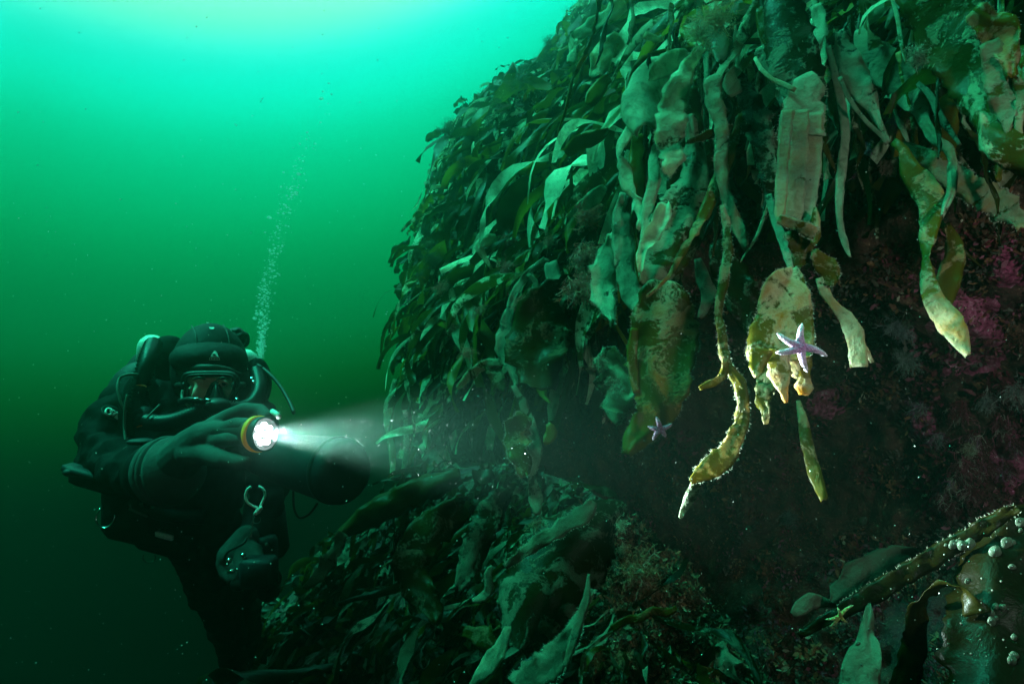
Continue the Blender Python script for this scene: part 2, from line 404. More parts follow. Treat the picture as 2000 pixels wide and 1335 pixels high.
def scatter(n, seed, where, size):
    r_ = random.Random(seed); res = []
    for i in range(n):
        if where == 'w': px, py = wall_pos(r_)
        else:
            px = r_.uniform(505, 1420); py = mtop(px) + r_.random() ** 1.3 * 480 - 2
            if px > 1180 and py < 1130 + (px - 1180): 
                if r_.random() < .97: continue
        if where == 'w' and ((px - 900) / 125) ** 2 + ((py - 825) / 80) ** 2 < 1 and r_.random() < .93: continue
        a, n_ = surf_n(px, py, where)
        p_ = a * 1.7; cl = noise.noise(p_ * 2.2 + Vector((3, 3, 3)))
        if cl < -.18 and r_.random() < .55: continue
        L = size * (.5 + 1.5 * r_.random() ** 1.8); w = L * r_.uniform(.018, .046) + .0038; w *= 1.35 if r_.random() < .15 else 1
        if size > .4 and where == 'w':
            if px > 1130: continue
            L = min(L, .62)
        if where == 'w': L *= min(1, max(.5, a.length / 2.6))
        if where == 'w': L *= .32 + .68 * sstep(0, 150, px - xs(py))
        down = Vector((0, 0, -1)); flow = Vector((-1, -.15, 0)) * (interp([(0, .9), (350, .75), (600, .25), (900, .1)], py) if where == 'w' else r_.uniform(.0, .9))
        wv = Vector((noise.noise(p_ * 1.5), noise.noise(p_ * 1.5 + Vector((9, 0, 0))), noise.noise(p_ * 1.5 + Vector((0, 9, 0))))) * 1.1
        d = down + flow + wv + Vector((r_.gauss(0, .4), r_.gauss(0, .4), r_.gauss(0, .3)))
        d = d - n_ * d.dot(n_) * .85 + n_ * r_.uniform(.0, .22)
        kd = r_.random(); rufv = r_.uniform(.2, .9); big = size > .4
        if not big:
            if kd < .30: L *= .42; w = L * r_.uniform(.10, .2); rufv = r_.uniform(.8, 1.6)
            elif kd < .45: w *= .45; L *= 1.15
        V, Fc = blade_mesh(a + n_ * (r_.uniform(-.02, .03) + .08 * max(0, cl)), d, n_, L, w, 16 if size > .3 else 12, 5 if size > .3 else 3, r_.uniform(-.9, .9), r_.gauss(0, 2.6), rufv, r_.random(), .7, r_.uniform(.05, .5))
        tt = rand_tint(r_); res.append((V, Fc, (tt[0] * (1 if where == 'w' else .8), tt[1], tt[2] * (1 if where == 'w' else .30), 1), a + n_ * .02))  # mound tint scaled down: shade of the deeper water put into the colour
    return res
def join(name, lst, label, cat, m):
    V = []; Fc = []; A = []
    for (v, f, t, _) in lst:
        b = len(V); V += v; Fc += [tuple(i + b for i in q) for q in f]; A += [t] * len(v)
    o = mesh_obj(name, V, Fc, m, loc=lst[0][3], attr=A); return tag(o, label, cat, None, 'stuff')
join('kelp_undergrowth', scatter(6500, 11, 'w', .36), 'matted small kelp covering the rock wall', None, KELP)
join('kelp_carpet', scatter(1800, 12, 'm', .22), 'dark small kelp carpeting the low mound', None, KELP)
for (cnt, sd, wh, sz, lab, grp) in ((95, 27, 'w', .46, 'olive kelp frond in the mat on the far wall shoulder', GRP_W), (45, 24, 'm', .36, 'dark olive kelp frond draped over the low mound', GRP_M)):
    for (V, Fc, t, a) in scatter(cnt, sd, wh, sz):
        o = mesh_obj('kelp_frond', V, Fc, KELP, loc=a, attr=[t] * len(V)); tag(o, lab, 'kelp', grp)

# ------------------------------------------------------------------ single fronds one can point to
def frond(label, rows, cover=.6, hue=.3, bright=1., name='kelp_frond', cat='kelp', ruf=.24, cup=-.1, jag=.14, seed=None, fringe=0, step=9, cover2=None, hue2=None, group=None, thick=.0012, parent=None, rufk=16):
    """rows = (px, py, half width px, depth, twist degrees); a strap or leaf swept through them"""
    seed = seed if seed is not None else int(rows[0][0] * 7 + rows[0][1] * 13); r_ = random.Random(seed)
    so_ = Vector((r_.uniform(0, 50), r_.uniform(0, 50), 0))
    pts = [P(a, b, d) for a, b, _, d, _ in rows]; ws = [w * d / F for _, _, w, d, _ in rows]; tws = [R(x[4]) for x in rows]
    Cn = []; Wn = []; Tn = []; S = []
    k = len(rows); tot = 0
    for i in range(k - 1):
        seg = math.hypot(rows[i + 1][0] - rows[i][0], rows[i + 1][1] - rows[i][1]); m_ = max(2, int(seg / step))
        a, b, c, d = max(i - 1, 0), i, i + 1, min(i + 2, k - 1)
        for q in range(m_):
            t = q / m_
            Cn.append(cr(pts[a], pts[b], pts[c], pts[d], t)); Wn.append(max(.0006, cr(ws[a], ws[b], ws[c], ws[d], t))); Tn.append(lerp(tws[b], tws[c], t))
    Cn.append(pts[-1]); Wn.append(max(ws[-1], .0006)); Tn.append(tws[-1])
    n = len(Cn); wmax = max(Wn); cols = 5 if wmax * F / rows[0][3] < 14 else (7 if wmax * F / rows[0][3] < 30 else 13)
    V = []; A = []; run = 0
    for i in range(n):
        T = (Cn[min(i + 1, n - 1)] - Cn[max(i - 1, 0)]).normalized(); view = Cn[i].normalized()
        sd = T.cross(view)
        if sd.length < 1e-4: sd = CR.copy()
        sd.normalize(); nn = sd.cross(T).normalized()
        if nn.dot(view) > 0: nn.negate()
        s2 = sd * math.cos(Tn[i]) + nn * math.sin(Tn[i]); n2 = nn * math.cos(Tn[i]) - sd * math.sin(Tn[i])
        if i: run += (Cn[i] - Cn[i - 1]).length
        f = i / (n - 1)
        for j in range(cols):
            u = j / (cols - 1) * 2 - 1
            jg = 1 + jag * (noise.noise(so_ + Vector((run * 60, (3 if u > 0 else -3), 0))) * 1.6 + noise.noise(so_ + Vector((run * 220, (9 if u > 0 else -9), 0))) * .8) * (abs(u) ** 2)
            ph = run / max(wmax, .01) * rufk / 8 + (1.9 if u > 0 else 0)
            rr = wmax * (ruf * (math.sin(ph) + .5 * math.sin(ph * 2.3 + seed)) * u * u + cup * (u * u) + ruf * .9 * noise.noise(so_ + Vector((run / max(wmax, .012) * .9, u * 1.3, 4))))
            V.append(Cn[i] + s2 * (u * Wn[i] * jg) + n2 * rr)
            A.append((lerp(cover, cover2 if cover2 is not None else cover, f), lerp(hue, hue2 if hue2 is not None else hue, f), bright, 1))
    Fc = [(i * cols + j, i * cols + j + 1, (i + 1) * cols + j + 1, (i + 1) * cols + j) for i in range(n - 1) for j in range(cols - 1)]
    o = mesh_obj(name, V, Fc, KELP, parent=parent, loc=pts[0], attr=A)
    sm = o.modifiers.new('thickness', 'SOLIDIFY'); sm.thickness = thick; sm.offset = 0
    if label: tag(o, label, cat if parent is None else None, group)
    if fringe:
        fv = []; ff = []; fa = []
        for _ in range(int(fringe * 1.6)):
            i = r_.randrange(n - 1); j = r_.choice([0, 0, cols - 1, cols - 1, r_.randrange(cols)])
            p = V[i * cols + j].lerp(V[(i + 1) * cols + j], r_.random()); c0 = Cn[i]
            out = (p - c0); out = out.normalized() if out.length > 1e-5 else CR.copy()
            dd = (out * (1.0 if j in (0, cols - 1) else .3) + Vector((r_.gauss(0, .5), r_.gauss(0, .5), r_.gauss(0, .5))) - view * .25).normalized()
            ln = r_.uniform(.0012, .0048) * rows[0][3]; wd = dd.cross(view).normalized() * .00035 * rows[0][3]
            b = len(fv); mid = p + dd * ln * .5 + Vector((r_.gauss(0, 1), 0, r_.gauss(0, 1))) * ln * .12
            fv += [p - wd, p + wd, mid + wd * .8, mid - wd * .8, p + dd * ln]; ff += [(b, b + 1, b + 2, b + 3), (b + 3, b + 2, b + 4)]
            cc = r_.uniform(.25, .45); fa += [(cc, cc * 1.02, cc * .8, 1)] * 5
        fo = mesh_obj('hydroid_fringe', fv, ff, WEED, parent=o, loc=pts[0], attr=fa, smooth=False); fo['kind'] = 'stuff'
    return o
def F_(label, rows, d=None, **kw):
    """rows with (px, py, hw[, twist[, depth]]); d = (depth at start, depth at end)"""
    n = len(rows); out = []
    for i, r_ in enumerate(rows):
        dd = r_[4] if len(r_) > 4 else lerp(d[0], d[1], i / (n - 1)); out.append((r_[0], r_[1], r_[2], dd, r_[3] if len(r_) > 3 else 0))
    return frond(label, out, **kw)

# --- the curtain of long fronds over the middle of the wall
F_('broad dark blue-green blade hanging above the pale split strap', [(1530, -30, 30), (1535, 40, 42), (1545, 100, 48), (1566, 160, 40), (1580, 195, 30)], (1.32, 1.22), cover=.42, hue=.1, bright=.55, fringe=160, cup=-.3, ruf=.1)
strap = F_('wide pale split strap, the longest upright one in the curtain', [(1568, 146, 16), (1573, 166, 30, 6), (1570, 205, 37), (1567, 245, 40), (1564, 262, 40)], (1.2, 1.17), cover=1.15, hue=.12, bright=.85, ruf=.08, cup=-.06, jag=.16, fringe=60)
for rw_, e_ in (([(1538, 215, 12.5), (1534, 260, 12.5), (1529, 320, 12), (1526, 380, 11.5), (1523, 420, 9), (1521, 434, 3)], 0), ([(1563, 215, 17), (1560, 280, 17.5), (1556, 340, 17.5), (1552, 400, 16.5), (1550, 438, 13), (1549, 446, 9)], .004), ([(1592, 220, 14), (1590, 290, 14.5), (1586, 350, 14.5), (1581, 396, 13), (1577, 426, 8), (1575, 440, 3)], .002)):
    F_(None, rw_, (1.17 + e_, 1.13 + e_), name='strap_strip', parent=strap, cover=.98, hue=.25, hue2=.5, bright=.82, ruf=.035, cup=.0, jag=.16, fringe=20, rufk=7)
F_('thin green tongue beside the foot of the pale split strap', [(1592, 405, 3), (1594, 430, 8), (1592, 462, 9), (1588, 480, 5)], (1.12, 1.11), cover=.5, hue=.5)
F_('fuzzy yellow-green curl under the pale split strap', [(1520, 428, 8, 0), (1545, 437, 12, 40), (1575, 448, 15, 30), (1592, 458, 9, 0)], (1.13, 1.1), cover=.75, hue=.95, bright=.8, fringe=220, ruf=.3)
F_('brownish torn lower end of the pale split strap', [(1558, 446, 30), (1566, 480, 25), (1562, 505, 16), (1548, 530, 5)], (1.14, 1.13), cover=.5, hue=.45, bright=.6, jag=.3, fringe=60)
# the leaf that carries the big starfish: main blade with torn lobes
leaf = F_('rounded orange-green leaf with torn lobes under the large purple starfish', [(1549, 524, 4), (1546, 536, 20), (1538, 556, 38), (1533, 590, 49), (1532, 625, 53), (1526, 655, 60), (1524, 685, 63), (1526, 700, 58), (1527, 708, 50)], (1.12, 1.08), cover=.5, hue=.4, hue2=1.2, cover2=.62, bright=1.0, ruf=.08, cup=.10, jag=.07, fringe=160, step=6)
for rw, h_, ft in (([(1486, 680, 20), (1480, 712, 15), (1476, 727, 8), (1477, 736, 3)], 1.1, 20), ([(1521, 680, 20), (1523, 725, 21), (1529, 755, 11), (1536, 786, 3)], 1.2, 40), ([(1558, 680, 26), (1563, 720, 21), (1570, 738, 12), (1571, 757, 17), (1570, 771, 9)], 1.2, 50)):
    F_(None, rw, (1.081, 1.07), name='torn_lobe', cover=.6, hue=h_, bright=1.0, ruf=.05, jag=.28, parent=leaf, fringe=0, step=5)
F_('ragged grey-brown blade hanging below and behind the orange-green leaf', [(1508, 690, 16), (1500, 725, 19), (1493, 770, 17), (1486, 782, 14), (1494, 798, 10), (1496, 828, 4)], (1.16, 1.14), cover=.35, hue=.4, bright=1.1, jag=.25)
F_('slim blue-grey strap slanting down to the stalk of the orange-green leaf', [(1500, 380, 7), (1515, 430, 8), (1532, 480, 9), (1545, 528, 5)], (1.22, 1.13), cover=.8, hue=.1, bright=.6)
F_('small ragged olive flap right of the orange-green leaf', [(1590, 488, 6), (1602, 508, 14), (1616, 528, 22, 20), (1626, 545, 18), (1634, 552, 6)], (1.12, 1.1), cover=.55, hue=.8, bright=.75, jag=.25, fringe=60)
F_('narrow winding strap with a square mint end, right of the large starfish', [(1601, 542, 8), (1610, 568, 10), (1628, 594, 8), (1650, 618, 13), (1664, 640, 17), (1672, 668, 16), (1676, 694, 17), (1677, 716, 15)], (1.12, 1.07), cover=.75, hue=.6, bright=.85, ruf=.1)
F_('small blunt tail sticking out beside the square mint strap end', [(1686, 672, 4), (1694, 688, 5), (1704, 708, 3)], (1.09, 1.09), cover=.9, hue=.5)
stem = F_('long narrow strap that forks below the middle, left of the orange-green leaf', [(1410, 400, 4), (1418, 440, 8, 20), (1420, 485, 10, 30), (1414, 540, 10, 20), (1405, 590, 8), (1404, 620, 7), (1410, 650, 9), (1414, 690, 9), (1424, 716, 8), (1444, 750, 12), (1451, 790, 12), (1446, 830, 15), (1430, 868, 17), (1412, 895, 22), (1385, 915, 20), (1362, 930, 12), (1350, 940, 4)], (1.16, 1.03), cover=.5, cover2=.55, hue=.4, hue2=.9, bright=.72, ruf=.14, fringe=320, jag=.2)
F_(None, [(1416, 700, 6), (1416, 722, 8), (1404, 741, 7), (1385, 750, 7), (1366, 758, 4)], (1.08, 1.08), name='side_branch', parent=stem, cover=.5, hue=.7, bright=.8)
F_('thin glassy tail trailing below the forked strap', [(1364, 928, 8), (1355, 955, 11), (1340, 985, 8), (1328, 1012, 3)], (1.05, 1.08), cover=.75, hue=.1, bright=.5)
F_('big tattered olive and brown leaf with the small starfish on its tip', [(1300, 548, 26), (1296, 575, 46), (1297, 610, 62), (1297, 655, 66), (1292, 700, 64), (1292, 740, 58), (1288, 775, 48), (1276, 810, 36), (1258, 838, 30), (1236, 862, 20), (1224, 886, 9)], (1.38, 1.28), cover=.55, hue=.4, hue2=1.1, cover2=.3, bright=.8, jag=.22, ruf=.14, fringe=200)
F_('short yellowish strip beside the big tattered leaf', [(1240, 640, 8), (1234, 690, 10), (1238, 735, 9), (1242, 768, 5)], (1.36, 1.33), cover=.5, hue=1., bright=.8, jag=.2)
F_('broad translucent green blade in the middle of the curtain', [(1345, 225, 12), (1356, 290, 20), (1352, 350, 36), (1336, 410, 50), (1310, 470, 52), (1285, 520, 40), (1262, 560, 14)], (1.5, 1.38), cover=.72, hue=.25, bright=.75, cup=-.25)
F_('bright mint curled blade in front of the translucent green one', [(1302, 398, 8, 30), (1296, 415, 16, 10), (1284, 442, 17), (1268, 470, 16, 20), (1256, 500, 10, 40), (1250, 532, 4)], (1.34, 1.32), cover=1.1, hue=.1, bright=1.25, cup=.4)
F_('smooth pale blade folded like a hood, top left of the curtain', [(1325, 128, 30, 0), (1290, 150, 42, 0), (1258, 182, 40, 10), (1248, 215, 34, 10), (1254, 245, 20, 10)], (1.62, 1.5), cover=1.15, hue=.1, bright=1., cup=-.5, ruf=.12)
F_('mint sheet draped over the top of the pale hood-like blade', [(1345, 110, 15), (1315, 122, 24), (1285, 138, 18), (1268, 150, 5)], (1.56, 1.52), cover=1.1, hue=.1, bright=.9)
F_('olive blade bulging behind the pale hood-like blade', [(1370, 98, 8), (1310, 104, 10), (1262, 122, 14), (1238, 150, 12), (1230, 180, 6)], (1.64, 1.6), cover=.1, hue=.6, bright=1.2)
F_('strap thickly crusted with white moss animals, centre of the curtain', [(1372, 92, 8), (1345, 130, 15), (1322, 175, 24), (1312, 225, 28), (1308, 270, 26), (1312, 310, 22), (1300, 340, 8)], (1.48, 1.42), cover=.95, hue=.2, bright=1.15, fringe=420, jag=.25)
F_('dark slim blade spotted with pale discs beside the crusted strap', [(1350, 170, 14), (1345, 240, 26), (1338, 310, 28), (1325, 370, 22), (1310, 410, 6)], (1.52, 1.46), cover=.28, hue=.1, bright=.8)
F_('wavy bright mint ribbon down the left edge of the curtain', [(1236, 236, 7, 20), (1222, 268, 11, 10), (1206, 298, 8, 60), (1220, 330, 14, 0), (1226, 362, 14, 20), (1238, 385, 7, 50), (1250, 400, 16, 10), (1256, 425, 12, 20), (1246, 448, 4)], (1.56, 1.46), cover=1.05, hue=.1, bright=1.2)
F_('plain olive strip between the mint ribbons', [(1246, 262, 14), (1246, 310, 17), (1244, 352, 16), (1250, 395, 10), (1254, 440, 4)], (1.58, 1.5), cover=.02, hue=.75, bright=1.1)
F_('narrow mint strap hanging beside the plain olive strip', [(1282, 280, 5), (1276, 310, 10, 20), (1278, 350, 12), (1268, 395, 12), (1264, 450, 12), (1256, 500, 7), (1250, 540, 3)], (1.52, 1.42), cover=1.05, hue=.15, bright=.95)
F_('grey-green blade at the left border of the curtain', [(1224, 376, 12), (1214, 425, 19), (1216, 480, 20), (1220, 530, 18), (1236, 575, 22), (1246, 606, 8)], (1.58, 1.45), cover=.85, hue=.2, bright=.65)
F_('blade coated in fluffy white growth, far left of the curtain', [(1196, 455, 6), (1188, 490, 18), (1178, 535, 25), (1178, 575, 24), (1190, 608, 12), (1196, 630, 3)], (1.62, 1.52), cover=1.02, hue=.1, bright=1.1, jag=.35, fringe=520)
F_('grey crusted strap that twists once and runs straight down', [(1448, 84, 6), (1432, 108, 9, 40), (1412, 132, 9, 70), (1394, 160, 17, 0), (1392, 190, 16, 10), (1404, 225, 14), (1410, 270, 14), (1408, 320, 13), (1414, 365, 11), (1428, 410, 11), (1444, 450, 12), (1458, 486, 5)], (1.4, 1.28), cover=.85, hue=.4, bright=.75, fringe=60)
F_('olive and grey banded strap crossing behind, slanting down to the left', [(1446, 222, 4), (1436, 262, 8), (1424, 300, 12), (1404, 350, 13), (1386, 395, 13), (1368, 430, 12, 30), (1350, 462, 9, 50), (1328, 500, 7), (1306, 540, 4), (1262, 580, 3)], (1.36, 1.3), cover=.5, hue=.75, bright=.9)
F_('thin strap lying crosswise through the middle of the curtain', [(1342, 278, 3), (1372, 268, 7, 30), (1402, 258, 8), (1436, 252, 9, 20), (1466, 250, 7)], (1.33, 1.38), cover=.5, hue=.4, bright=.8, jag=.3, fringe=50)
F_('folded pale blade right below the red weed tuft', [(1450, 150, 3), (1436, 142, 14, 10), (1428, 160, 18), (1438, 186, 12)], (1.42, 1.4), cover=.9, hue=.1, bright=.8)
F_('dusky crusted strap left of the pale split strap', [(1440, 150, 10), (1462, 190, 20), (1478, 230, 24), (1492, 280, 22), (1502, 330, 22), (1504, 380, 12), (1492, 425, 4)], (1.42, 1.3), cover=.6, hue=.1, bright=.45, jag=.25, fringe=120)
F_('hair-thin tendril curling down left of the blue-grey strap', [(1500, 400, 3), (1490, 430, 3), (1476, 465, 3), (1458, 492, 2), (1446, 512, 1)], (1.3, 1.28), cover=.9, hue=.2)
F_('brown leaf-shaped blade above the dusky crusted strap', [(1484, 15, 6), (1490, 45, 13, 10), (1500, 75, 12), (1512, 98, 8), (1516, 112, 3)], (1.34, 1.3), cover=.2, hue=.35, bright=1.1)
F_('mottled grey-brown blade under the brown leaf-shaped one', [(1484, 92, 10), (1494, 112, 18), (1508, 132, 17), (1518, 150, 8)], (1.33, 1.3), cover=.65, hue=.2, bright=.7)
F_('stiff thin stalk arching toward the top of the pale split strap', [(1474, 112, 3), (1486, 134, 4), (1508, 154, 4), (1532, 166, 5), (1554, 176, 5)], (1.26, 1.18), cover=.9, hue=.4, bright=.9)
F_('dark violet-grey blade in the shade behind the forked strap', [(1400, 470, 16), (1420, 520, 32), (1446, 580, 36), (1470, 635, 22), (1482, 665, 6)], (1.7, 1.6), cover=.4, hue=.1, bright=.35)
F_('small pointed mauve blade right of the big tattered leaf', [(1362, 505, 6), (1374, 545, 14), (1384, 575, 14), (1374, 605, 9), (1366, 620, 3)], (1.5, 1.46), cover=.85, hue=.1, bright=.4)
F_('thin dark strap dangling under the orange-green leaf', [(1559, 782, 4), (1568, 820, 9), (1575, 860, 12), (1583, 895, 12), (1592, 925, 13), (1602, 955, 11), (1609, 976, 6)], (1.2, 1.08), cover=.45, hue=.4, hue2=.9, bright=.6)
# --- right side
F_('long limp strap whose two halves hang down right of the curtain', [(1618, 90, 5), (1634, 160, 7), (1646, 215, 8), (1651, 265, 8), (1645, 320, 9), (1640, 375, 8), (1640, 430, 6), (1650, 475, 6), (1661, 502, 2)], (1.3, 1.16), cover=.9, hue=.1, bright=.5)
F_('short twisted mint strap near the top, right of the broad dark blade', [(1592, 10, 10), (1602, 55, 14, 30), (1594, 90, 12, 40), (1586, 118, 7), (1588, 135, 2)], (1.34, 1.28), cover=.9, hue=.1, bright=.95, fringe=90)
F_('grey blade slanting down into a thin tail, upper right', [(1640, 60, 8), (1652, 105, 20), (1670, 150, 24), (1690, 185, 20), (1706, 215, 10), (1722, 250, 5), (1738, 278, 3)], (1.32, 1.22), cover=.8, hue=.15, bright=.5)
F_('mint and grey blade ending in a long hooked tail', [(1672, 60, 12), (1694, 95, 26), (1730, 130, 33), (1762, 165, 30), (1788, 198, 22), (1798, 216, 13), (1806, 238, 10), (1824, 270, 10), (1852, 295, 9, 20), (1860, 330, 9), (1858, 372, 8), (1848, 400, 6), (1841, 420, 2)], (1.36, 1.06), cover=.9, hue=.3, bright=.62, ruf=.1, cup=-.15)
F_('long green strap with a torn cream tip hanging over the pink crust', [(1744, 276, 8), (1764, 292, 9), (1776, 330, 18, 10), (1800, 360, 24), (1818, 392, 24), (1818, 430, 19), (1810, 470, 14, 20), (1808, 508, 10, 50), (1812, 548, 14), (1826, 590, 20), (1850, 622, 24), (1870, 655, 19), (1890, 694, 5)], (1.2, .98), cover=.45, cover2=.8, hue=.55, hue2=.9, bright=.85, jag=.1, ruf=.12)
F_('short olive blade curled behind the long green strap', [(1849, 438, 4), (1862, 468, 13), (1864, 508, 18), (1852, 545, 22), (1848, 580, 16), (1842, 612, 5)], (1.12, 1.05), cover=.4, hue=.6, bright=.7)
F_('tan crusted strap slanting from the centre right to the frame edge', [(1762, 284, 8), (1792, 300, 16), (1830, 325, 20), (1872, 352, 24), (1915, 378, 26), (1955, 402, 27), (1985, 425, 16), (1994, 444, 6)], (1.25, 1.1), cover=.8, hue=.6, bright=.7, jag=.25, fringe=160)
F_('largest dark green blade, upper right', [(1790, -50, 45), (1830, 10, 58), (1858, 60, 62), (1888, 110, 60), (1910, 160, 50), (1924, 200, 34), (1930, 235, 20), (1938, 258, 30), (1960, 280, 34), (2000, 310, 32), (2040, 335, 26)], (1.15, .95), cover=.42, hue=.3, bright=1.0, cup=-.2, ruf=.14, step=8)
F_('orange and green tattered leaf in the upper right corner', [(1900, 20, 16), (1925, 42, 26), (1950, 60, 32, 20), (1966, 90, 26), (1972, 118, 16), (1974, 150, 8)], (1.04, 1.0), cover=.6, hue=1.1, bright=1.0, jag=.3, ruf=.35, fringe=80)
F_('brownish pale strap with a pointed end in the upper right corner', [(1932, 80, 16), (1946, 125, 25), (1956, 170, 26), (1966, 215, 20), (1968, 240, 10), (1966, 266, 2)], (1.03, .99), cover=.8, hue=.55, bright=.6)
F_('narrow pale green strap cut by the right frame edge', [(1982, 150, 6), (1994, 185, 12, 20), (1992, 220, 8), (1990, 262, 6), (2004, 292, 8)], (1.0, .98), cover=.7, hue=.5, bright=.8)
F_('thread-like stalk left of the largest dark green blade', [(1740, -10, 3), (1752, 30, 4), (1758, 70, 4), (1764, 105, 3), (1770, 124, 3)], (1.26, 1.2), cover=.8, hue=.4, bright=.9)
F_('thin teal tendril left under the largest dark green blade', [(1792, 162, 4), (1816, 185, 6), (1832, 220, 7), (1856, 256, 5), (1876, 284, 2)], (1.2, 1.12), cover=.8, hue=.1, bright=.4)
F_('fine dark stalk bent between the two upper right blades', [(1640, 150, 4), (1660, 195, 4), (1690, 235, 4), (1716, 260, 4), (1735, 280, 5)], (1.24, 1.2), cover=.8, hue=.1, bright=.4)
# --- upper left of the curtain
F_('cream-green folded blade hanging in the upper left of the wall', [(1215, 78, 12), (1192, 88, 22, 20), (1176, 110, 22, 10), (1168, 132, 18), (1160, 150, 9)], (1.95, 1.85), cover=1.1, hue=.6, bright=1.25, jag=.3, ruf=.4)
F_('long pale blade lying along the skyline of the wall', [(1222, 8, 12), (1196, 22, 18, 30), (1166, 45, 16, 40), (1135, 62, 14, 30), (1118, 74, 5)], (2.1, 2.2), cover=1., hue=.3, bright=1.2, jag=.25, ruf=.4)
F_('dim broad blade beneath the long pale blade on the skyline', [(1190, 50, 22), (1178, 82, 28), (1160, 112, 20), (1150, 128, 6)], (2.2, 2.1), cover=.35, hue=.1, bright=.7)
F_('small pear-shaped mint blade dangling on a stalk at upper left', [(1126, 76, 3), (1122, 95, 3), (1118, 112, 10), (1112, 125, 6)], (2.15, 2.1), cover=1., hue=.1, bright=1.1)
F_('olive-yellow twisted blade left of the pale hood-like blade', [(1190, 152, 8), (1172, 168, 15, 20), (1158, 190, 15, 10), (1150, 204, 6)], (1.9, 1.85), cover=.05, hue=1., bright=1.3)
F_('short pale rolled blade above the pale hood-like blade', [(1258, 68, 6), (1272, 74, 8, 30), (1286, 78, 6), (1294, 74, 6)], (1.7, 1.68), cover=1., hue=.4, bright=1.2, fringe=40)
F_('yellow-green shoot beside the reddish weed at the top', [(1330, 56, 6), (1346, 68, 13), (1362, 82, 14), (1372, 92, 4)], (1.55, 1.5), cover=.05, hue=1.2, bright=1.8)
F_('dark olive pointed blade under the reddish weed', [(1392, 50, 16), (1404, 80, 20), (1410, 105, 16), (1406, 124, 4)], (1.5, 1.42), cover=.03, hue=.2, bright=1.2)
F_('speckled blade running from the top edge to the grey twisted strap', [(1492, -20, 12), (1476, 22, 14), (1458, 55, 13), (1440, 90, 8)], (1.45, 1.4), cover=.4, hue=.2, bright=1.)
F_('mint blade with dark middle hanging at the top beside the broad dark blade', [(1500, -25, 16), (1506, 10, 22), (1510, 50, 20), (1522, 95, 22), (1534, 112, 8)], (1.4, 1.34), cover=.7, hue=.1, bright=.7)
F_('curved yellow-green strap in the far part of the wall', [(1108, 292, 4), (1080, 308, 9, 20), (1052, 324, 13), (1030, 336, 10), (1004, 330, 3)], (2.6, 2.7), cover=.1, hue=1.1, bright=1.9)
F_('large orange-brown blade in the far upper part of the wall', [(1190, 255, 6), (1160, 268, 14), (1130, 280, 17), (1104, 300, 9)], (2.0, 2.1), cover=.05, hue=.9, bright=1.2)
F_('grey-white square blade left of the mint ribbons', [(1182, 364, 5), (1168, 378, 15), (1150, 396, 14), (1138, 405, 6)], (1.8, 1.78), cover=1., hue=.1, bright=.9)
F_('grey blade with a bright scooped tip left of the red weed', [(1076, 510, 12), (1082, 545, 17), (1090, 575, 20, 10), (1102, 590, 10)], (1.95, 1.85), cover=.9, hue=.1, bright=.6)
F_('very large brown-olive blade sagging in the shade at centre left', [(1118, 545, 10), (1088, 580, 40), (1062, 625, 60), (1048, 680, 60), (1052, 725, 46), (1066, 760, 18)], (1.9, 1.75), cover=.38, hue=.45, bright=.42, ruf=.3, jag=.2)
F_('slender grey strap looping left round the very large brown-olive blade', [(1070, 505, 6, 30), (1040, 525, 7), (1012, 560, 8, 20), (998, 600, 9), (988, 640, 14), (985, 680, 18), (1000, 720, 10), (1010, 755, 4)], (2.05, 1.8), cover=.8, hue=.1, bright=.6)
F_('curled mint sickle inside the looping grey strap', [(1030, 535, 3), (1046, 550, 6, 10), (1040, 580, 8), (1022, 604, 5), (1010, 618, 2)], (1.98, 1.95), cover=1., hue=.1, bright=.9)
F_('white crumpled blade tip poking out halfway up the far wall', [(970, 464, 8), (946, 472, 13, 20), (936, 484, 10), (948, 505, 5), (960, 525, 3)], (2.6, 2.55), cover=1., hue=.1, bright=1.3)
F_('mint strap with a frayed end stretching left out of the dark hollow', [(1050, 695, 6), (1010, 698, 8), (975, 708, 9, 20), (945, 712, 9), (922, 728, 11), (900, 752, 7), (893, 760, 3)], (1.9, 2.0), cover=.75, hue=.4, bright=.9, fringe=60, jag=.3)
F_('short green blade drooping under the frayed mint strap', [(950, 708, 8), (966, 728, 14), (978, 748, 12), (984, 764, 4)], (1.95, 1.9), cover=.5, hue=.3, bright=.7)
F_('lean teal strap hanging down the left side of the dark centre', [(1002, 752, 5), (1020, 785, 8), (1034, 825, 11), (1044, 860, 13), (1046, 890, 12), (1040, 930, 8), (1046, 975, 14), (1050, 1005, 5)], (1.75, 1.6), cover=.8, hue=.1, bright=.5)
F_('fuzzy olive clump wrapped round the lean teal strap', [(1030, 812, 14), (1014, 835, 24), (1012, 870, 24), (1022, 905, 18), (1024, 930, 6)], (1.7, 1.62), cover=.5, hue=.8, bright=.6, fringe=420, jag=.4, ruf=.4)
F_('small bright green corner of blade beside the fuzzy olive clump', [(1070, 826, 4), (1078, 842, 12), (1070, 858, 10), (1062, 866, 3)], (1.62, 1.6), cover=.2, hue=.7, bright=1.3)
F_('frilly cream and red-stained leaf left of the big tattered leaf', [(1170, 690, 12), (1196, 715, 32), (1206, 745, 36), (1212, 780, 30), (1226, 800, 12)], (1.52, 1.45), cover=.8, hue=.5, bright=.75, jag=.4, ruf=.5, fringe=200)
F_('green leaf tip below the frilly cream leaf', [(1192, 782, 14), (1204, 805, 20), (1214, 828, 10)], (1.5, 1.46), cover=.6, hue=.3, bright=.7)
F_('pale slack ribbon hanging from the left edge of the wall', [(772, 740, 4), (766, 775, 9), (758, 815, 9), (762, 850, 7), (768, 905, 6), (764, 935, 3)], (3.3, 3.1), cover=.8, hue=.4, bright=1.)
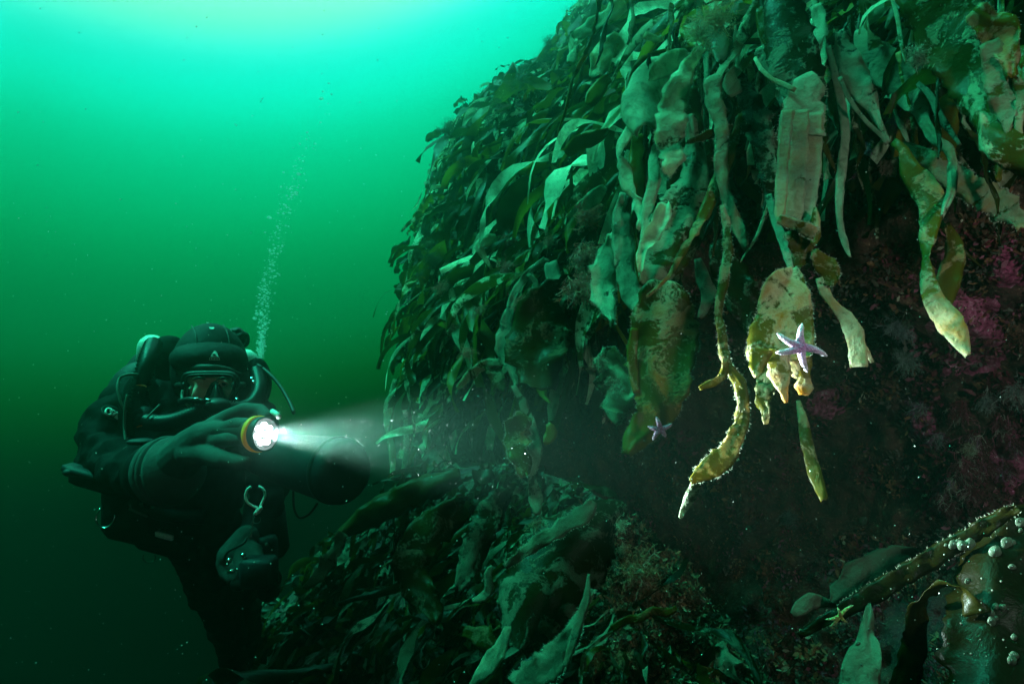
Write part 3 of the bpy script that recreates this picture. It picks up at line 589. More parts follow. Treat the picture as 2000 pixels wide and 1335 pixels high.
F_('second slack ribbon just right of the pale one at the left edge', [(790, 800, 4), (796, 850, 7), (792, 895, 6), (786, 925, 3)], (3.2, 3.1), cover=.8, hue=.1, bright=.7)
# --- lower mound, bright lowered to put its deep-water shade into the colour
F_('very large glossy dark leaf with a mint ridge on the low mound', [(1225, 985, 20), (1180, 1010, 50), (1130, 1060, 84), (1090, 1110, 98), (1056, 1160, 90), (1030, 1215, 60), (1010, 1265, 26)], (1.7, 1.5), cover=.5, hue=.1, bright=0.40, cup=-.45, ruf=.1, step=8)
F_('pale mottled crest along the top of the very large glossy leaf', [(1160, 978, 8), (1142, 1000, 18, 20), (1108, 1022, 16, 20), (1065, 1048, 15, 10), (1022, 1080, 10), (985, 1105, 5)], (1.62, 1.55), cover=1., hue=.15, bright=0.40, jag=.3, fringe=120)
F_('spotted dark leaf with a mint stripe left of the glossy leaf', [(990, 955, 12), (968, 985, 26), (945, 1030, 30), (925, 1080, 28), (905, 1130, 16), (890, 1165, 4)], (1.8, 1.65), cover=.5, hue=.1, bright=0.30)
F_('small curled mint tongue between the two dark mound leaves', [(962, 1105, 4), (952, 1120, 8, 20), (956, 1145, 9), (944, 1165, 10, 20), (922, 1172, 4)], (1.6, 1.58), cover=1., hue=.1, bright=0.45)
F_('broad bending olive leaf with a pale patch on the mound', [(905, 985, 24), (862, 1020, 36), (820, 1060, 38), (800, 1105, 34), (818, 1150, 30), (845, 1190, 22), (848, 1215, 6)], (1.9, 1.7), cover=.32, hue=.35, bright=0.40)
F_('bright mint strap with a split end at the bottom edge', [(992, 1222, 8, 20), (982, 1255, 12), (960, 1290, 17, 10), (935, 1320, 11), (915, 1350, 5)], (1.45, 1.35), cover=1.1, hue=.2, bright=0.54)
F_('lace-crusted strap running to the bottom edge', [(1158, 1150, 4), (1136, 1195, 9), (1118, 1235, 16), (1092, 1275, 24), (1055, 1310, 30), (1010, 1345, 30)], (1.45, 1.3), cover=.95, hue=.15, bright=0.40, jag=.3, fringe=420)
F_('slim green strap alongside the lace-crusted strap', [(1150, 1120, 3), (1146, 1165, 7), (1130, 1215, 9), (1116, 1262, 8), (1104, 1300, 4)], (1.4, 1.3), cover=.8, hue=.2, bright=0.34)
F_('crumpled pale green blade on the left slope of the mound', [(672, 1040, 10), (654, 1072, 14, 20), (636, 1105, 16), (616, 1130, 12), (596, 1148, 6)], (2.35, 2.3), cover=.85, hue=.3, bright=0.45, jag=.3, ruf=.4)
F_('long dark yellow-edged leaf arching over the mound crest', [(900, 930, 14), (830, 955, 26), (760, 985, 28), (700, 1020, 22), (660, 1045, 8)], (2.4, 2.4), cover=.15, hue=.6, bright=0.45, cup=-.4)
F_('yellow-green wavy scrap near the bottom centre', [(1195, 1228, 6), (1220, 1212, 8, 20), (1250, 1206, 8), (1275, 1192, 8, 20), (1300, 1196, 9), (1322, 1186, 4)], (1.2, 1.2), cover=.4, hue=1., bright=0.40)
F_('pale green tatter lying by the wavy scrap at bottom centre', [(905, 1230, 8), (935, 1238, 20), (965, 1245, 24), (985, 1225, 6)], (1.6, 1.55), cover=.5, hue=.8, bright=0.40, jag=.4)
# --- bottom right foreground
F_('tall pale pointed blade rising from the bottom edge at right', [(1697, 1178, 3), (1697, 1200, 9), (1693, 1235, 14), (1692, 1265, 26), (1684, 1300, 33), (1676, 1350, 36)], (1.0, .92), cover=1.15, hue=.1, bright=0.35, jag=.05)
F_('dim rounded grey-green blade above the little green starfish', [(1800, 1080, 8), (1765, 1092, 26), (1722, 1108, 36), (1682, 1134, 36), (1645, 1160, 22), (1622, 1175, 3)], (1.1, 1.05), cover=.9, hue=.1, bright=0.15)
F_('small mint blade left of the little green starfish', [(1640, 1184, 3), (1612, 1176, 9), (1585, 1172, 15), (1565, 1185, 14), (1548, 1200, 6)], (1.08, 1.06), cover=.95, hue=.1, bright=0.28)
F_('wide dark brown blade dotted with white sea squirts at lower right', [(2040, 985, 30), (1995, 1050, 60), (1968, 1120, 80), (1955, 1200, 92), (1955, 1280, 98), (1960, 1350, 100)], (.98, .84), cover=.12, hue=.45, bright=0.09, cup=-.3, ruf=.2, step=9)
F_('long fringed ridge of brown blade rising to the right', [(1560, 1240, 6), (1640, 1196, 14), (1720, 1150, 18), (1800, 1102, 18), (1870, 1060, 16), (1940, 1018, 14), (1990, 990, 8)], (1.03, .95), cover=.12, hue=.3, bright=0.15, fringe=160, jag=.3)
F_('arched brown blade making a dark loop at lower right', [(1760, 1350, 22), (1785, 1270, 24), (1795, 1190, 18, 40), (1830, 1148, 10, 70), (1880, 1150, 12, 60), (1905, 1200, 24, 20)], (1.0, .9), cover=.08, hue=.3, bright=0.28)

# medium fronds filling the top band behind the named ones
r9 = random.Random(99)
GRP_T = 'kelp fronds hanging in the shade behind the curtain'
for i in range(42):
    px = r9.uniform(1180, 2080); py = r9.uniform(-90, 150) + (0 if px < 1700 else -30); d0 = wallD(px, py, False) - r9.uniform(.02, .22); d0 = max(1.15, d0)
    L = r9.uniform(120, 330) * (1.35 / d0); w = r9.uniform(7, 26) * (1.35 / d0); sl_ = r9.uniform(-.25, .15) if px < 1650 else r9.uniform(.0, .35); w = min(w, 17)
    rows = []; x, y = px, py; tw = r9.uniform(-40, 40)
    for k in range(6):
        f = k / 5; rows.append((x, y, w * (.3 + 1.1 * math.sin(math.pi * min(1, f * .9 + .1))) * (1 if k < 5 else .3), d0 - .08 * f, tw + r9.uniform(-35, 35)))
        x += L / 5 * (sl_ + r9.gauss(0, .18)); y += L / 5
    t = rand_tint(r9)
    frond('dim kelp frond hanging behind the front curtain of straps', rows, cover=t[0], hue=t[1], bright=t[2] * .8, group=GRP_T, jag=.2, ruf=.25, fringe=r9.choice([0, 0, 60]))

GRP_N = 'narrow kelp strands between the broad straps of the curtain'
for i in range(52):
    px = r9.uniform(1170, 1990); py = r9.uniform(-60, 230); d0 = max(1.12, min(1.6, wallD(px, py, False) - r9.uniform(.08, .35)))
    L = r9.uniform(120, 330); sl_ = r9.uniform(-.25, .2) if px < 1620 else r9.uniform(.05, .6); rows = []; x, y = px, py
    for k in range(7):
        rows.append((x, y, r9.uniform(2.2, 6.5) * (1 if k < 6 else .3), d0 - .05 * k / 6, r9.uniform(-50, 50))); x += L / 6 * (sl_ + r9.gauss(0, .22)); y += L / 6
    t = rand_tint(r9)
    frond('narrow twisted kelp strand hanging between the broad straps', rows, cover=t[0] + .2, hue=t[1], bright=t[2] * .8, group=GRP_N, jag=.3, ruf=.4, fringe=r9.choice([0, 30]))

# ------------------------------------------------------------------ the diver
M = {}
M['suit'] = mat('black_drysuit', (.004, .0055, .0055), .75, spec=.05, bump=.35, bscale=30, var=.5, vscale=9)
M['hood'] = mat('black_neoprene', (.008, .011, .011), .7, spec=.2, bump=.25, bscale=60, var=.4, vscale=18)
M['seam'] = mat('hood_seam', (.05, .07, .065), .5)
M['glove'] = mat('grey_rubber_glove', (.045, .075, .07), .75, spec=.1, bump=.2, bscale=45, var=.25, vscale=22)
M['rubber'] = mat('black_rubber', (.007, .009, .009), .45, spec=.25)
M['matte'] = mat('matte_black_plastic', (.009, .012, .015), .6, spec=.25, bump=.15, bscale=50, var=.35, vscale=14)
M['white'] = mat('white_cylinder_paint', (.72, .80, .74), .35, var=.15, vscale=40)
M['skin'] = mat('skin', (.80, .46, .38), .5, bump=.25, bscale=70, var=.12, vscale=30)
M['eye'] = mat('eye_white', (.5, .5, .46), .2); M['iris'] = mat('iris', (.01, .01, .012), .15)
M['steel'] = mat('polished_steel', (.75, .78, .78), .18, metal=1)
M['hose'] = mat('grey_green_hose', (.10, .16, .14), .4)
M['orange'] = mat('orange_bezel', (.95, .38, .02), .4, emit=(1, .33, .01), estr=.05)  # slight emission stands in for lamp light passing through the rim
M['zip'] = mat('orange_clip', (.8, .16, .03), .5)
M['cord'] = mat('white_bungee_cord', (.85, .88, .84), .6, bump=.6, bscale=300)
M['print'] = mat('reflective_print', (.62, .80, .76), .4, var=.25, vscale=300)
M['navy'] = mat('dark_navy_leg', (.010, .016, .024), .6, bump=.3, bscale=30, var=.4, vscale=10)
M['led'] = mat('lit_led', (1, 1, 1), .3, emit=(.93, .97, 1), estr=9)
gl = bpy.data.materials.new('mask_glass'); gl.use_nodes = True; t_ = gl.node_tree; t_.nodes.clear()
g1 = N(t_, 'ShaderNodeBsdfGlossy'); g1.inputs['Roughness'].default_value = .08; g2 = N(t_, 'ShaderNodeBsdfTransparent'); g2.inputs['Color'].default_value = (.96, .98, .97, 1)
g3 = N(t_, 'ShaderNodeMixShader'); g3.inputs[0].default_value = .02; go_ = N(t_, 'ShaderNodeOutputMaterial')
t_.links.new(g2.outputs[0], g3.inputs[1]); t_.links.new(g1.outputs[0], g3.inputs[2]); t_.links.new(g3.outputs[0], go_.inputs[0]); M['glass'] = gl

def skin_body(name, nodes, edges, root_i, m, parent, voxel=.006, smooth_=5, loc=None, wrinkle=0):
    """one continuous body: tapered limbs fused into a single skin"""
    base = wl[parent.name]; mb = MB(); Pn = [P(a, b, d) for a, b, d, _ in nodes]; n = 16
    for i, nd in enumerate(nodes): mb.ball(Pn[i], nd[3], 16, 10)
    for i, j in edges:
        k = 5; mb.tube([Pn[i].lerp(Pn[j], q / k) for q in range(k + 1)], [lerp(nodes[i][3], nodes[j][3], q / k) for q in range(k + 1)], n)
    o = mb.build(name, m, parent)
    rm = o.modifiers.new('fuse', 'REMESH'); rm.mode = 'VOXEL'; rm.voxel_size = voxel; rm.use_smooth_shade = True
    sm = o.modifiers.new('smooth', 'SMOOTH'); sm.iterations = smooth_; sm.factor = .6
    if wrinkle:
        tx = bpy.data.textures.new('folds', 'CLOUDS'); tx.noise_scale = .07; tx.noise_depth = 2
        dm = o.modifiers.new('folds', 'DISPLACE'); dm.texture = tx; dm.strength = wrinkle; dm.mid_level = .5; dm.texture_coords = 'GLOBAL'
    return o
person = thing('person', P(360, 1000, 2.2), 'scuba diver in black drysuit and hood pointing a lit torch towards the wall', 'person')
body = skin_body('drysuit_body', [(398, 1030, 2.28, .125), (372, 965, 2.24, .165), (368, 880, 2.22, .18), (385, 825, 2.22, .14), (405, 790, 2.22, .075), (410, 750, 2.21, .08), (410, 705, 2.2, .085),
    (272, 802, 2.2, .10), (214, 838, 2.15, .086), (205, 892, 2.06, .076), (250, 918, 1.86, .060), (312, 920, 1.68, .050),
    (475, 805, 2.22, .095), (522, 870, 2.22, .07), (528, 955, 2.16, .06), (505, 1022, 2.04, .05), (474, 1066, 1.96, .04),
    (388, 1085, 2.3, .085), (415, 1150, 2.36, .078), (440, 1215, 2.45, .062), (455, 1290, 2.6, .05), (452, 1330, 2.62, .06),
    (440, 1085, 2.36, .085), (462, 1150, 2.5, .075), (478, 1215, 2.68, .06), (492, 1270, 2.85, .045)],
    [(0, 1), (1, 2), (2, 3), (3, 4), (4, 5), (5, 6), (2, 7), (7, 8), (8, 9), (9, 10), (10, 11), (2, 12), (3, 7), (3, 12), (12, 13), (13, 14), (14, 15), (15, 16), (0, 17), (17, 18), (18, 19), (19, 20), (20, 21), (0, 22), (22, 23), (23, 24), (24, 25)],
    0, M['suit'], person, .011, 4, wrinkle=.05)
def Lp(pts, d=None): return [P(a[0], a[1], a[2] if len(a) > 2 else d) for a in pts]
# head
HC = P(411, 722, 2.19); HX, HY, HZ = .113, .150, .135
def on_hood(px, py, off=.004):
    """the point of the hood's front that shows at this pixel"""
    dr = P(px, py, 1); dx, dy, dz = dr.dot(CR) / HX, dr.dot(CU) / HY, dr.dot(CF) / HZ
    o_ = -HC; ox, oy, oz = o_.dot(CR) / HX, o_.dot(CU) / HY, o_.dot(CF) / HZ
    a = dx * dx + dy * dy + dz * dz; b = 2 * (ox * dx + oy * dy + oz * dz); c = ox * ox + oy * oy + oz * oz - 1
    q = b * b - 4 * a * c
    t = (-b - math.sqrt(q)) / (2 * a) if q > 0 else -b / (2 * a)
    return P(px, py, t - off)
hb = MB(); hb.ell(HC, (CR * HX, CU * HY, CF * HZ), 40, 28)
hb.ell(P(408, 700, 2.15), (CR * .112, CU * .062, CF * .12), 36, 18)       # puffed brow panel
hb.tube(Lp([(338, 790, 2.24), (372, 806, 2.18), (410, 812, 2.16), (448, 806, 2.18), (474, 790, 2.24)]), .05, 14, sub=3)
hood = hb.build('hood', M['hood'], person)
def puff(px, py, off=.003):
    c = P(408, 700, 2.15); X, Y, Z = .112, .062, .12
    x = (px - 408) / F * 2.06 / X; y = (700 - py) / F * 2.06 / Y; q = 1 - x * x - y * y
    return P(px, py, 2.15 - Z * math.sqrt(max(q, .02)) - off)
for pts in ([(343, 716), (352, 696), (370, 682), (392, 676), (418, 674), (442, 677), (458, 685), (467, 697)], [(374, 636), (381, 650), (383, 664), (383, 675)], [(436, 634), (444, 650), (447, 664), (448, 675)]):
    MB().tube([on_hood(a, b, .002) for a, b in pts], .0022, 6, sub=3).build('hood_seam', M['seam'], hood)
MB().tube([puff(362, 726, .0), puff(378, 719, .012), puff(395, 717, .014), puff(420, 718, .014), puff(445, 722, .012), puff(468, 731, .0), puff(480, 735, -.01)], [.005, .009, .010, .010, .009, .007, .004], 10, sub=3).build('hood_brim', M['seam'], hood)
def patch(name, polys, m, parent, fn, th=.0015):
    mb = MB()
    for poly in polys:
        f = [fn(a, b) for a, b in poly]; n = len(f); bk = [p + p.normalized() * th for p in f]
        mb.add(f + bk, [tuple(range(n))] + [(i, (i + 1) % n, n + (i + 1) % n, n + i) for i in range(n)])
    return mb.build(name, m, parent, smooth=False)
fl = lambda a, b: puff(a, b, .004)
patch('hood_logo', [[(411, 696), (415, 689), (418.5, 685), (421, 685), (424, 689), (427, 696)],
    [(409, 697.6), (429, 697.6), (430, 703.4), (408.5, 703)]], M['print'], hood, fl)
patch('hood_logo', [[(416.5, 690.5), (420.5, 690.5), (422, 694.5), (415.5, 694.5)]] + [[(410.5 + 3.1 * k, 699), (412.3 + 3.1 * k, 699), (412.3 + 3.1 * k, 702), (410.5 + 3.1 * k, 702)] for k in range(6)], M['hood'], hood, lambda a, b: puff(a, b, .0052))
patch('crown_patch', [[(408, 638.5), (417, 638.5), (419, 640), (416, 642.5), (411, 642)]], M['print'], hood, lambda a, b: on_hood(a, b, .003))
patch('crown_patch', [[(403, 628.5), (408, 628.2), (409, 630.5), (404, 631)]], M['print'], hood, lambda a, b: on_hood(a, b, .003))
# face
fb = MB(); FC = P(411, 762, 2.10)
fb.ell(FC, (CR * .072, CU * .098, CF * .088), 36, 26)
for i, v in enumerate(fb.v):                                      # brow ridge, eye sockets, cheeks, nose
    x, y, z = (v - FC).dot(CR), (v - FC).dot(CU), -(v - FC).dot(CF)
    if z > 0:
        dz = .012 * math.exp(-((y - .042) / .010) ** 2 - (x / .05) ** 2)
        for sx in (-1, 1):
            dz -= .016 * math.exp(-((x - sx * .033) / .016) ** 2 - ((y - .020) / .012) ** 2)
            dz += .007 * math.exp(-((x - sx * .038) / .020) ** 2 - ((y + .012) / .016) ** 2)
        dz += .030 * math.exp(-(x / .010) ** 2 - ((y + .008) / .026) ** 2)
        fb.v[i] = v - CF * dz
face = fb.build('face', M['skin'], person)
for ex in (389, 436):
    e = MB().ball(P(ex, 749, 2.028), .0125, 14, 10).build('eye', M['eye'], face)
    MB().ell(P(ex + 1.5, 749, 2.0165), (CR * .0062, CU * .0062, CF * .003), 14, 8).build('iris', M['iris'], e)
    MB().tube([P(ex - 10, 751, 2.018), P(ex - 4, 745.5, 2.011), P(ex + 4, 745.5, 2.011), P(ex + 10, 751, 2.018)], .0028, 8, sub=3).build('eyelid', M['skin'], face)
    MB().tube([P(ex - 13, 742, 2.016), P(ex, 737, 2.004), P(ex + 12, 740, 2.012)], [.002, .0035, .002], 8, sub=3).build('eyebrow', M['rubber'], face)
# mask: frame, glass, nose pocket, strap
mo = [(362, 745), (366, 735), (380, 732), (411, 731), (442, 732), (455, 736), (459, 746), (457, 762), (449, 777), (440, 784), (432, 774), (424, 752), (417, 752), (409, 768), (398, 785), (380, 785), (368, 772)]
mkf = MB().tube(Lp(mo + mo[:2], 1.985), .0034, 8, cap=False, sub=3); mkf.tube(Lp([(411 + (a - 411) * 1.06, 757 + (b - 757) * 1.08) for a, b in mo + mo[:2]], 2.02), .010, 8, cap=False, sub=2)
mask = thing('tmp', P(411, 757, 1.99), None, None); bpy.data.objects.remove(mask)
mask = mkf.build('diving_mask', M['rubber'], person)
gm = MB(); gp = Lp(mo, 1.980); bk_ = Lp(mo, 1.983); n_ = len(gp)
cen = P(411, 757, 1.980)
gm.add(gp + [P(390, 755, 1.980), P(440, 755, 1.980)], [(i, (i + 1) % n_, n_ if (mo[i][0] + mo[(i + 1) % n_][0]) / 2 < 415 else n_ + 1) for i in range(n_)])
gm.build('mask_glass', M['glass'], mask, smooth=False)
nz = MB(); nz.add(Lp([(419, 745, 1.972), (424, 745, 1.972), (405, 784, 1.975), (441, 784, 1.975), (422, 772, 1.935), (412, 786, 1.945), (434, 786, 1.945), (421, 750, 2.02), (400, 792, 2.02), (446, 792, 2.02)]),
    [(0, 2, 4), (0, 4, 1), (1, 4, 3), (2, 5, 4), (4, 6, 3), (4, 5, 6), (0, 7, 2), (1, 3, 7), (0, 1, 7), (2, 8, 5), (5, 8, 9, 6), (6, 9, 3), (2, 7, 8), (3, 9, 7)])
no_ = nz.build('nose_pocket', M['rubber'], mask); sb_ = no_.modifiers.new('round', 'SUBSURF'); sb_.levels = sb_.render_levels = 2
MB().tube(Lp([(364, 752, 2.0), (350, 752, 2.06), (341, 750, 2.16)]), .010, 8, sub=3).build('mask_strap', M['rubber'], mask)
MB().tube(Lp([(457, 752, 2.0), (470, 752, 2.06), (480, 750, 2.16)]), .010, 8, sub=3).build('mask_strap', M['rubber'], mask)
# sleeves' print and folds of the suit
bpy.context.view_layer.update()
def arm_pt(px, py, off=.0):
    d = P(px, py, 1).normalized(); ok, loc, *_ = SC.ray_cast(bpy.context.evaluated_depsgraph_get(), d * 1.2, d)
    if ok: return loc - d * off
    c = P(214, 838, 2.15); dr = P(px, py, 1); dx = (px - 212) / F * 2.07
    return P(px, py, 2.15 - math.sqrt(max(.001, .094 ** 2 - dx * dx)) - off)
oval = [(220 + 21 * math.cos(R(a)) * (1.0) - 4 * math.sin(R(a)), 806 + 9 * math.cos(R(a)) + 11 * math.sin(R(a))) for a in range(0, 360, 15)]
MB().tube([arm_pt(a, b, .004) for a, b in oval + oval[:1]], .0014, 5, cap=False).build('arm_badge_outline', M['seam'], person)
badge = []
ringp = [(212.5 + 6.2 * math.cos(R(a)), 803.5 + 6.2 * math.sin(R(a))) for a in range(40, 381, 20)]
bm_ = MB().tube([arm_pt(a, b, .005) for a, b in ringp], .0035, 6)
bm_.tube([arm_pt(a, b, .005) for a, b in [(215, 803), (221, 801), (226, 805)]], .0028, 6)
bm_.tube([arm_pt(a, b, .005) for a, b in [(219, 812), (226, 806), (231, 807), (236, 811), (236, 816), (230, 817), (224, 813)]], .0036, 6, sub=2)
bm_.tube([arm_pt(a, b, .005) for a, b in [(226, 812), (232, 812)]], .0036, 6)
bm_.build('arm_badge', M['print'], person)
# forward glove: palm, four fingers and thumb, ribbed cuff
g_root = skin_body('glove', [(322, 917, 1.66, .056), (348, 900, 1.62, .052), (372, 876, 1.58, .046), (398, 856, 1.55, .040), (418, 846, 1.535, .030),
    (418, 832, 1.55, .023), (446, 813, 1.565, .018), (478, 800, 1.56, .0175), (508, 801, 1.55, .0155), (522, 812, 1.53, .013),
    (440, 840, 1.515, .021), (462, 829, 1.49, .0165), (484, 829, 1.47, .015), (487, 846, 1.485, .013),
    (424, 858, 1.52, .022), (452, 856, 1.48, .017), (474, 857, 1.465, .0145), (480, 864, 1.48, .013),
    (372, 884, 1.555, .034), (405, 888, 1.51, .0235), (440, 898, 1.47, .0195), (466, 903, 1.46, .0175), (480, 901, 1.458, .013)],
    [(0, 1), (1, 2), (2, 3), (3, 4), (3, 5), (5, 6), (6, 7), (7, 8), (8, 9), (4, 10), (10, 11), (11, 12), (12, 13), (4, 14), (14, 15), (15, 16), (16, 17), (2, 18), (18, 19), (19, 20), (20, 21), (21, 22)], 1, M['glove'], person, .0027, 4)
cb = MB(); ca = (CR * .86 + CU * .16 - CF * .48).normalized(); c0 = P(313, 922, 1.67)
cb.lathe(c0, ca, [(-.014, .060), (-.006, .076), (.004, .081), (.016, .082), (.020, .080), (.0225, .070), (.0265, .070), (.029, .083), (.034, .086), (.039, .086), (.043, .083), (.0455, .073), (.0495, .073), (.052, .082), (.060, .080), (.075, .073), (.095, .060), (.115, .042)], 44)
cb.build('glove_cuff', M['glove'], person)
MB().lathe(c0 - ca * .05, ca, [(-.02, .060), (.02, .072), (.05, .068)], 24).build('sleeve_end', M['suit'], person)
# lower glove
skin_body('glove', [(482, 1052, 1.97, .040), (468, 1070, 1.945, .042), (452, 1086, 1.93, .040), (440, 1100, 1.92, .026), (440, 1120, 1.90, .017), (452, 1132, 1.885, .014),
    (456, 1106, 1.905, .022), (458, 1126, 1.885, .016), (468, 1136, 1.875, .0135), (474, 1104, 1.90, .021), (478, 1124, 1.88, .016), (486, 1134, 1.87, .013),
    (496, 1078, 1.925, .026), (506, 1096, 1.90, .018), (508, 1112, 1.885, .014), (490, 1098, 1.905, .020), (496, 1116, 1.88, .015)],
    [(0, 1), (1, 2), (2, 3), (3, 4), (4, 5), (2, 6), (6, 7), (7, 8), (1, 9), (9, 10), (10, 11), (1, 12), (12, 13), (13, 14), (1, 15), (15, 16)], 1, M['glove'], person, .0027, 4)
# fins / boots in the dark
MB().tube(Lp([(452, 1310, 2.6), (448, 1360, 2.62), (440, 1430, 2.7)]), [.06, .07, .05], 14, sub=3).build('boot', M['navy'], person)
MB().tube(Lp([(492, 1262, 2.84), (505, 1300, 2.95), (515, 1350, 3.1)]), [.05, .055, .05], 12, sub=3).build('boot', M['navy'], person)

# ---- what the diver wears: rebreather set, harness, gauges
rb = thing('rebreather', P(360, 820, 2.4), 'black back-worn breathing set with corrugated hoses and white cylinders', 'rebreather')
sh = MB(); sh.ell(P(330, 800, 2.46), (CR * .19, CU * .25, CF * .14), 28, 18); sh.ell(P(420, 830, 2.48), (CR * .17, CU * .26, CF * .13), 28, 18)
sh.ell(P(262, 775, 2.34), (CR * .095 + CU * .03, CU * .12, CF * .09), 24, 16)
sh.build('back_shell', M['matte'], rb)
for q_, ax_ in ((P(272, 805, 2.13), (CR * .060, CU * .130 + CR * .01, CF * .060)), (P(480, 800, 2.14), (CR * .05, CU * .12, CF * .05)), (P(502, 748, 2.26), (CR * .045, CU * .085, CF * .06)), (P(238, 790, 2.20), (CR * .070, CU * .075, CF * .07)), (P(370, 850, 2.12), (CR * .12, CU * .10, CF * .08))):
    MB().ell(q_, ax_, 22, 14).build('counterlung', M['suit'], rb)
for (a, b, r_) in (((297, 672, 2.36), (288, 900, 2.5), .047), ((478, 700, 2.36), (486, 920, 2.5), .048)):
    ax_ = (P(*b) - P(*a)).normalized()
    cyl = MB().lathe(P(*a), ax_, [(-.030, .006), (-.026, r_ * .5), (-.012, r_ * .82), (.004, r_ * .97), (.02, r_), (.09, r_)], 28).build('cylinder_end', M['white'], rb)
    MB().lathe(P(*a) + ax_ * .085, ax_, [(0, r_ * 1.04), (.25, r_ * 1.04), (.27, r_ * .8)], 28).build('cylinder_sleeve', M['matte'], cyl)
vb = MB(); vb.ell(P(462, 661, 2.3), (CR * .040, CU * .037, CF * .036), 40, 28)
for i, v in enumerate(vb.v): vb.v[i] = v + (v - P(462, 661, 2.3)) * (.22 * noise.noise(v * 60))
vb.build('valve_cover', M['rubber'], rb)
MB().ell(P(330, 700, 2.34), (CR * .072, CU * .080, CF * .07), 24, 14).build('shoulder_roll', M['suit'], rb)
def hose(name, pts, r_, m, corr=0, sub=6, parent=rb, n=10): return MB().tube(Lp(pts), r_, n, sub=sub, corr=corr).build(name, m, parent)
hose('corrugated_hose', [(300, 672, 2.2), (290, 700, 2.1), (278, 740, 2.06), (272, 780, 2.04), (278, 812, 2.02)], .024, M['rubber'], .18, 12)
hose('corrugated_hose', [(282, 822, 2.02), (310, 826, 1.98), (345, 822, 1.95), (385, 806, 1.94), (412, 794, 1.95)], .022, M['rubber'], .18, 14)
hose('corrugated_hose', [(436, 794, 1.95), (465, 800, 1.97), (492, 790, 2.02), (508, 760, 2.08), (502, 725, 2.16)], .022, M['rubber'], .18, 12)
MB().tube(Lp([(280, 800, 2.03), (281, 830, 2.01)]), [.027, .027], 14).build('hose_elbow', M['matte'], rb)
for q in ((274, 757, 2.03), (280, 836, 1.99)):
    MB().ring(P(*q), CR * .02, (CU * -.008), .0022, 200, 340, 12, 6).build('hose_clip', M['zip'], rb)
MB().ell(P(424, 792, 1.945), (CR * .040, CU * .024, CF * .035), 22, 14).tube(Lp([(400, 785, 1.925), (372, 780, 1.935), (352, 784, 1.97)]), .009, 10, sub=3).build('mouthpiece', M['rubber'], rb)
for a, b in (((376, 779, 1.918), (388, 778.5, 1.915)), ((402, 780, 1.912), (411, 782, 1.912)), ((459, 779, 1.95), (466, 780, 1.955))):
    MB().tube(Lp([a, b]), .0045, 10).build('metal_fitting', M['steel'], rb)
for q, r_ in (((492, 740, 2.10), .007), ((496, 747, 2.09), .009), ((499, 754, 2.09), .005), ((479, 716, 2.2), .006), ((483, 722, 2.2), .004)):
    MB().ball(P(*q), r_).build('metal_fitting', M['steel'], rb)
hose('thin_hose', [(270, 731, 2.04), (250, 731, 2.02), (234, 738, 2.02), (230, 758, 2.0), (236, 785, 1.99), (246, 804, 1.99)], .0042, M['hose'], 0, 4)
hose('thin_hose', [(249, 770, 1.99), (244, 800, 1.985), (243, 835, 1.98), (246, 866, 1.96)], .0042, M['hose'], 0, 4)
hose('thin_hose', [(502, 712, 2.18), (522, 726, 2.14), (546, 752, 2.1), (564, 782, 2.05), (574, 806, 2.0)], .0055, M['rubber'], 0, 4)
hose('thin_hose', [(312, 790, 1.99), (296, 806, 1.97), (286, 818, 1.96)], .003, M['hose'], 0, 4)
hose('breather_tube', [(357, 762, 2.0), (355, 772, 1.99), (357, 784, 1.97)], .0045, M['hose'], 0, 3)
hn = thing('harness', P(300, 1000, 2.15), 'black webbing harness with steel rings and clips round the waist', 'harness')
MB().tube(Lp([(215, 965, 2.12), (270, 985, 2.06), (330, 1005, 2.05), (400, 1010, 2.08)]), .022, 10, sub=4).build('waist_belt', M['matte'], hn)
MB().box(P(268, 1005, 2.11), (CR * .085 + CU * -.02, CU * .075, CF * .06), .25).box(P(255, 960, 2.1), (CR * .07, CU * .06, CF * .05), .3).build('pouch', M['suit'], hn)
MB().box(P(320, 1035, 2.16), (CR * .075 + CU * -.02, CU * .06, CF * .07), .3).build('pouch', M['suit'], hn)
MB().ring(P(206, 1009, 2.05), CR * .028, CU * .030 + CF * .008, .0026, 130, 370, 28, 7).build('steel_ring', M['steel'], hn)
MB().ring(P(291, 1088, 2.08), CR * .019, CU * .016, .002, 150, 390, 24, 6).build('steel_ring', M['steel'], hn)
for a, b, r_ in (((252, 993, 2.03), (287, 1008, 2.02), .0035), ((253, 985, 2.03), (256, 995, 2.03), .003), ((275, 982, 2.03), (278, 990, 2.03), .005), ((299, 978, 2.02), (298, 992, 2.02), .006)):
    MB().tube(Lp([a, b]), r_, 8).build('buckle', M['hose'], hn)
MB().box(P(321, 1046, 2.05), (CR * .026 - CU * .007, CU * .0075, CF * .006), .2).build('clip', M['print'], hn)
for pts in ([(224, 908, 1.9), (230, 886, 1.9), (248, 872, 1.9)], [(242, 912, 1.87), (252, 890, 1.87), (278, 874, 1.88)], [(262, 916, 1.8), (285, 890, 1.78), (312, 876, 1.76)]):
    hose('elastic_cord', pts, .0022, M['hose'], 0, 4, hn, 6)
MB().ell(P(275, 862, 1.9), (CR * .040, CU * .010 + CR * .004, CF * .022), 20, 10).build('wrist_console', M['matte'], hn)
sl_ = thing('slate', P(200, 935, 1.98), 'flat dark forearm slate jutting out below the near elbow', 'slate')
MB().box(P(196, 928, 1.97), (CR * .098 - CU * .026, CU * .011 + CF * .004, CF * .035), .35).ell(P(146, 919, 1.97), (CR * .026, CU * .016, CF * .04), 20, 10).build('slate_board', M['matte'], sl_)
MB().box(P(190, 944, 1.98), (CR * .07 - CU * .02, CU * .016, CF * .03), .3).build('slate_mount', M['suit'], sl_)
MB().box(P(240, 939.5, 1.925), (CR * .018 - CU * .003, CU * .0045, CF * .003), .2).build('slate_label', M['hose'], sl_)
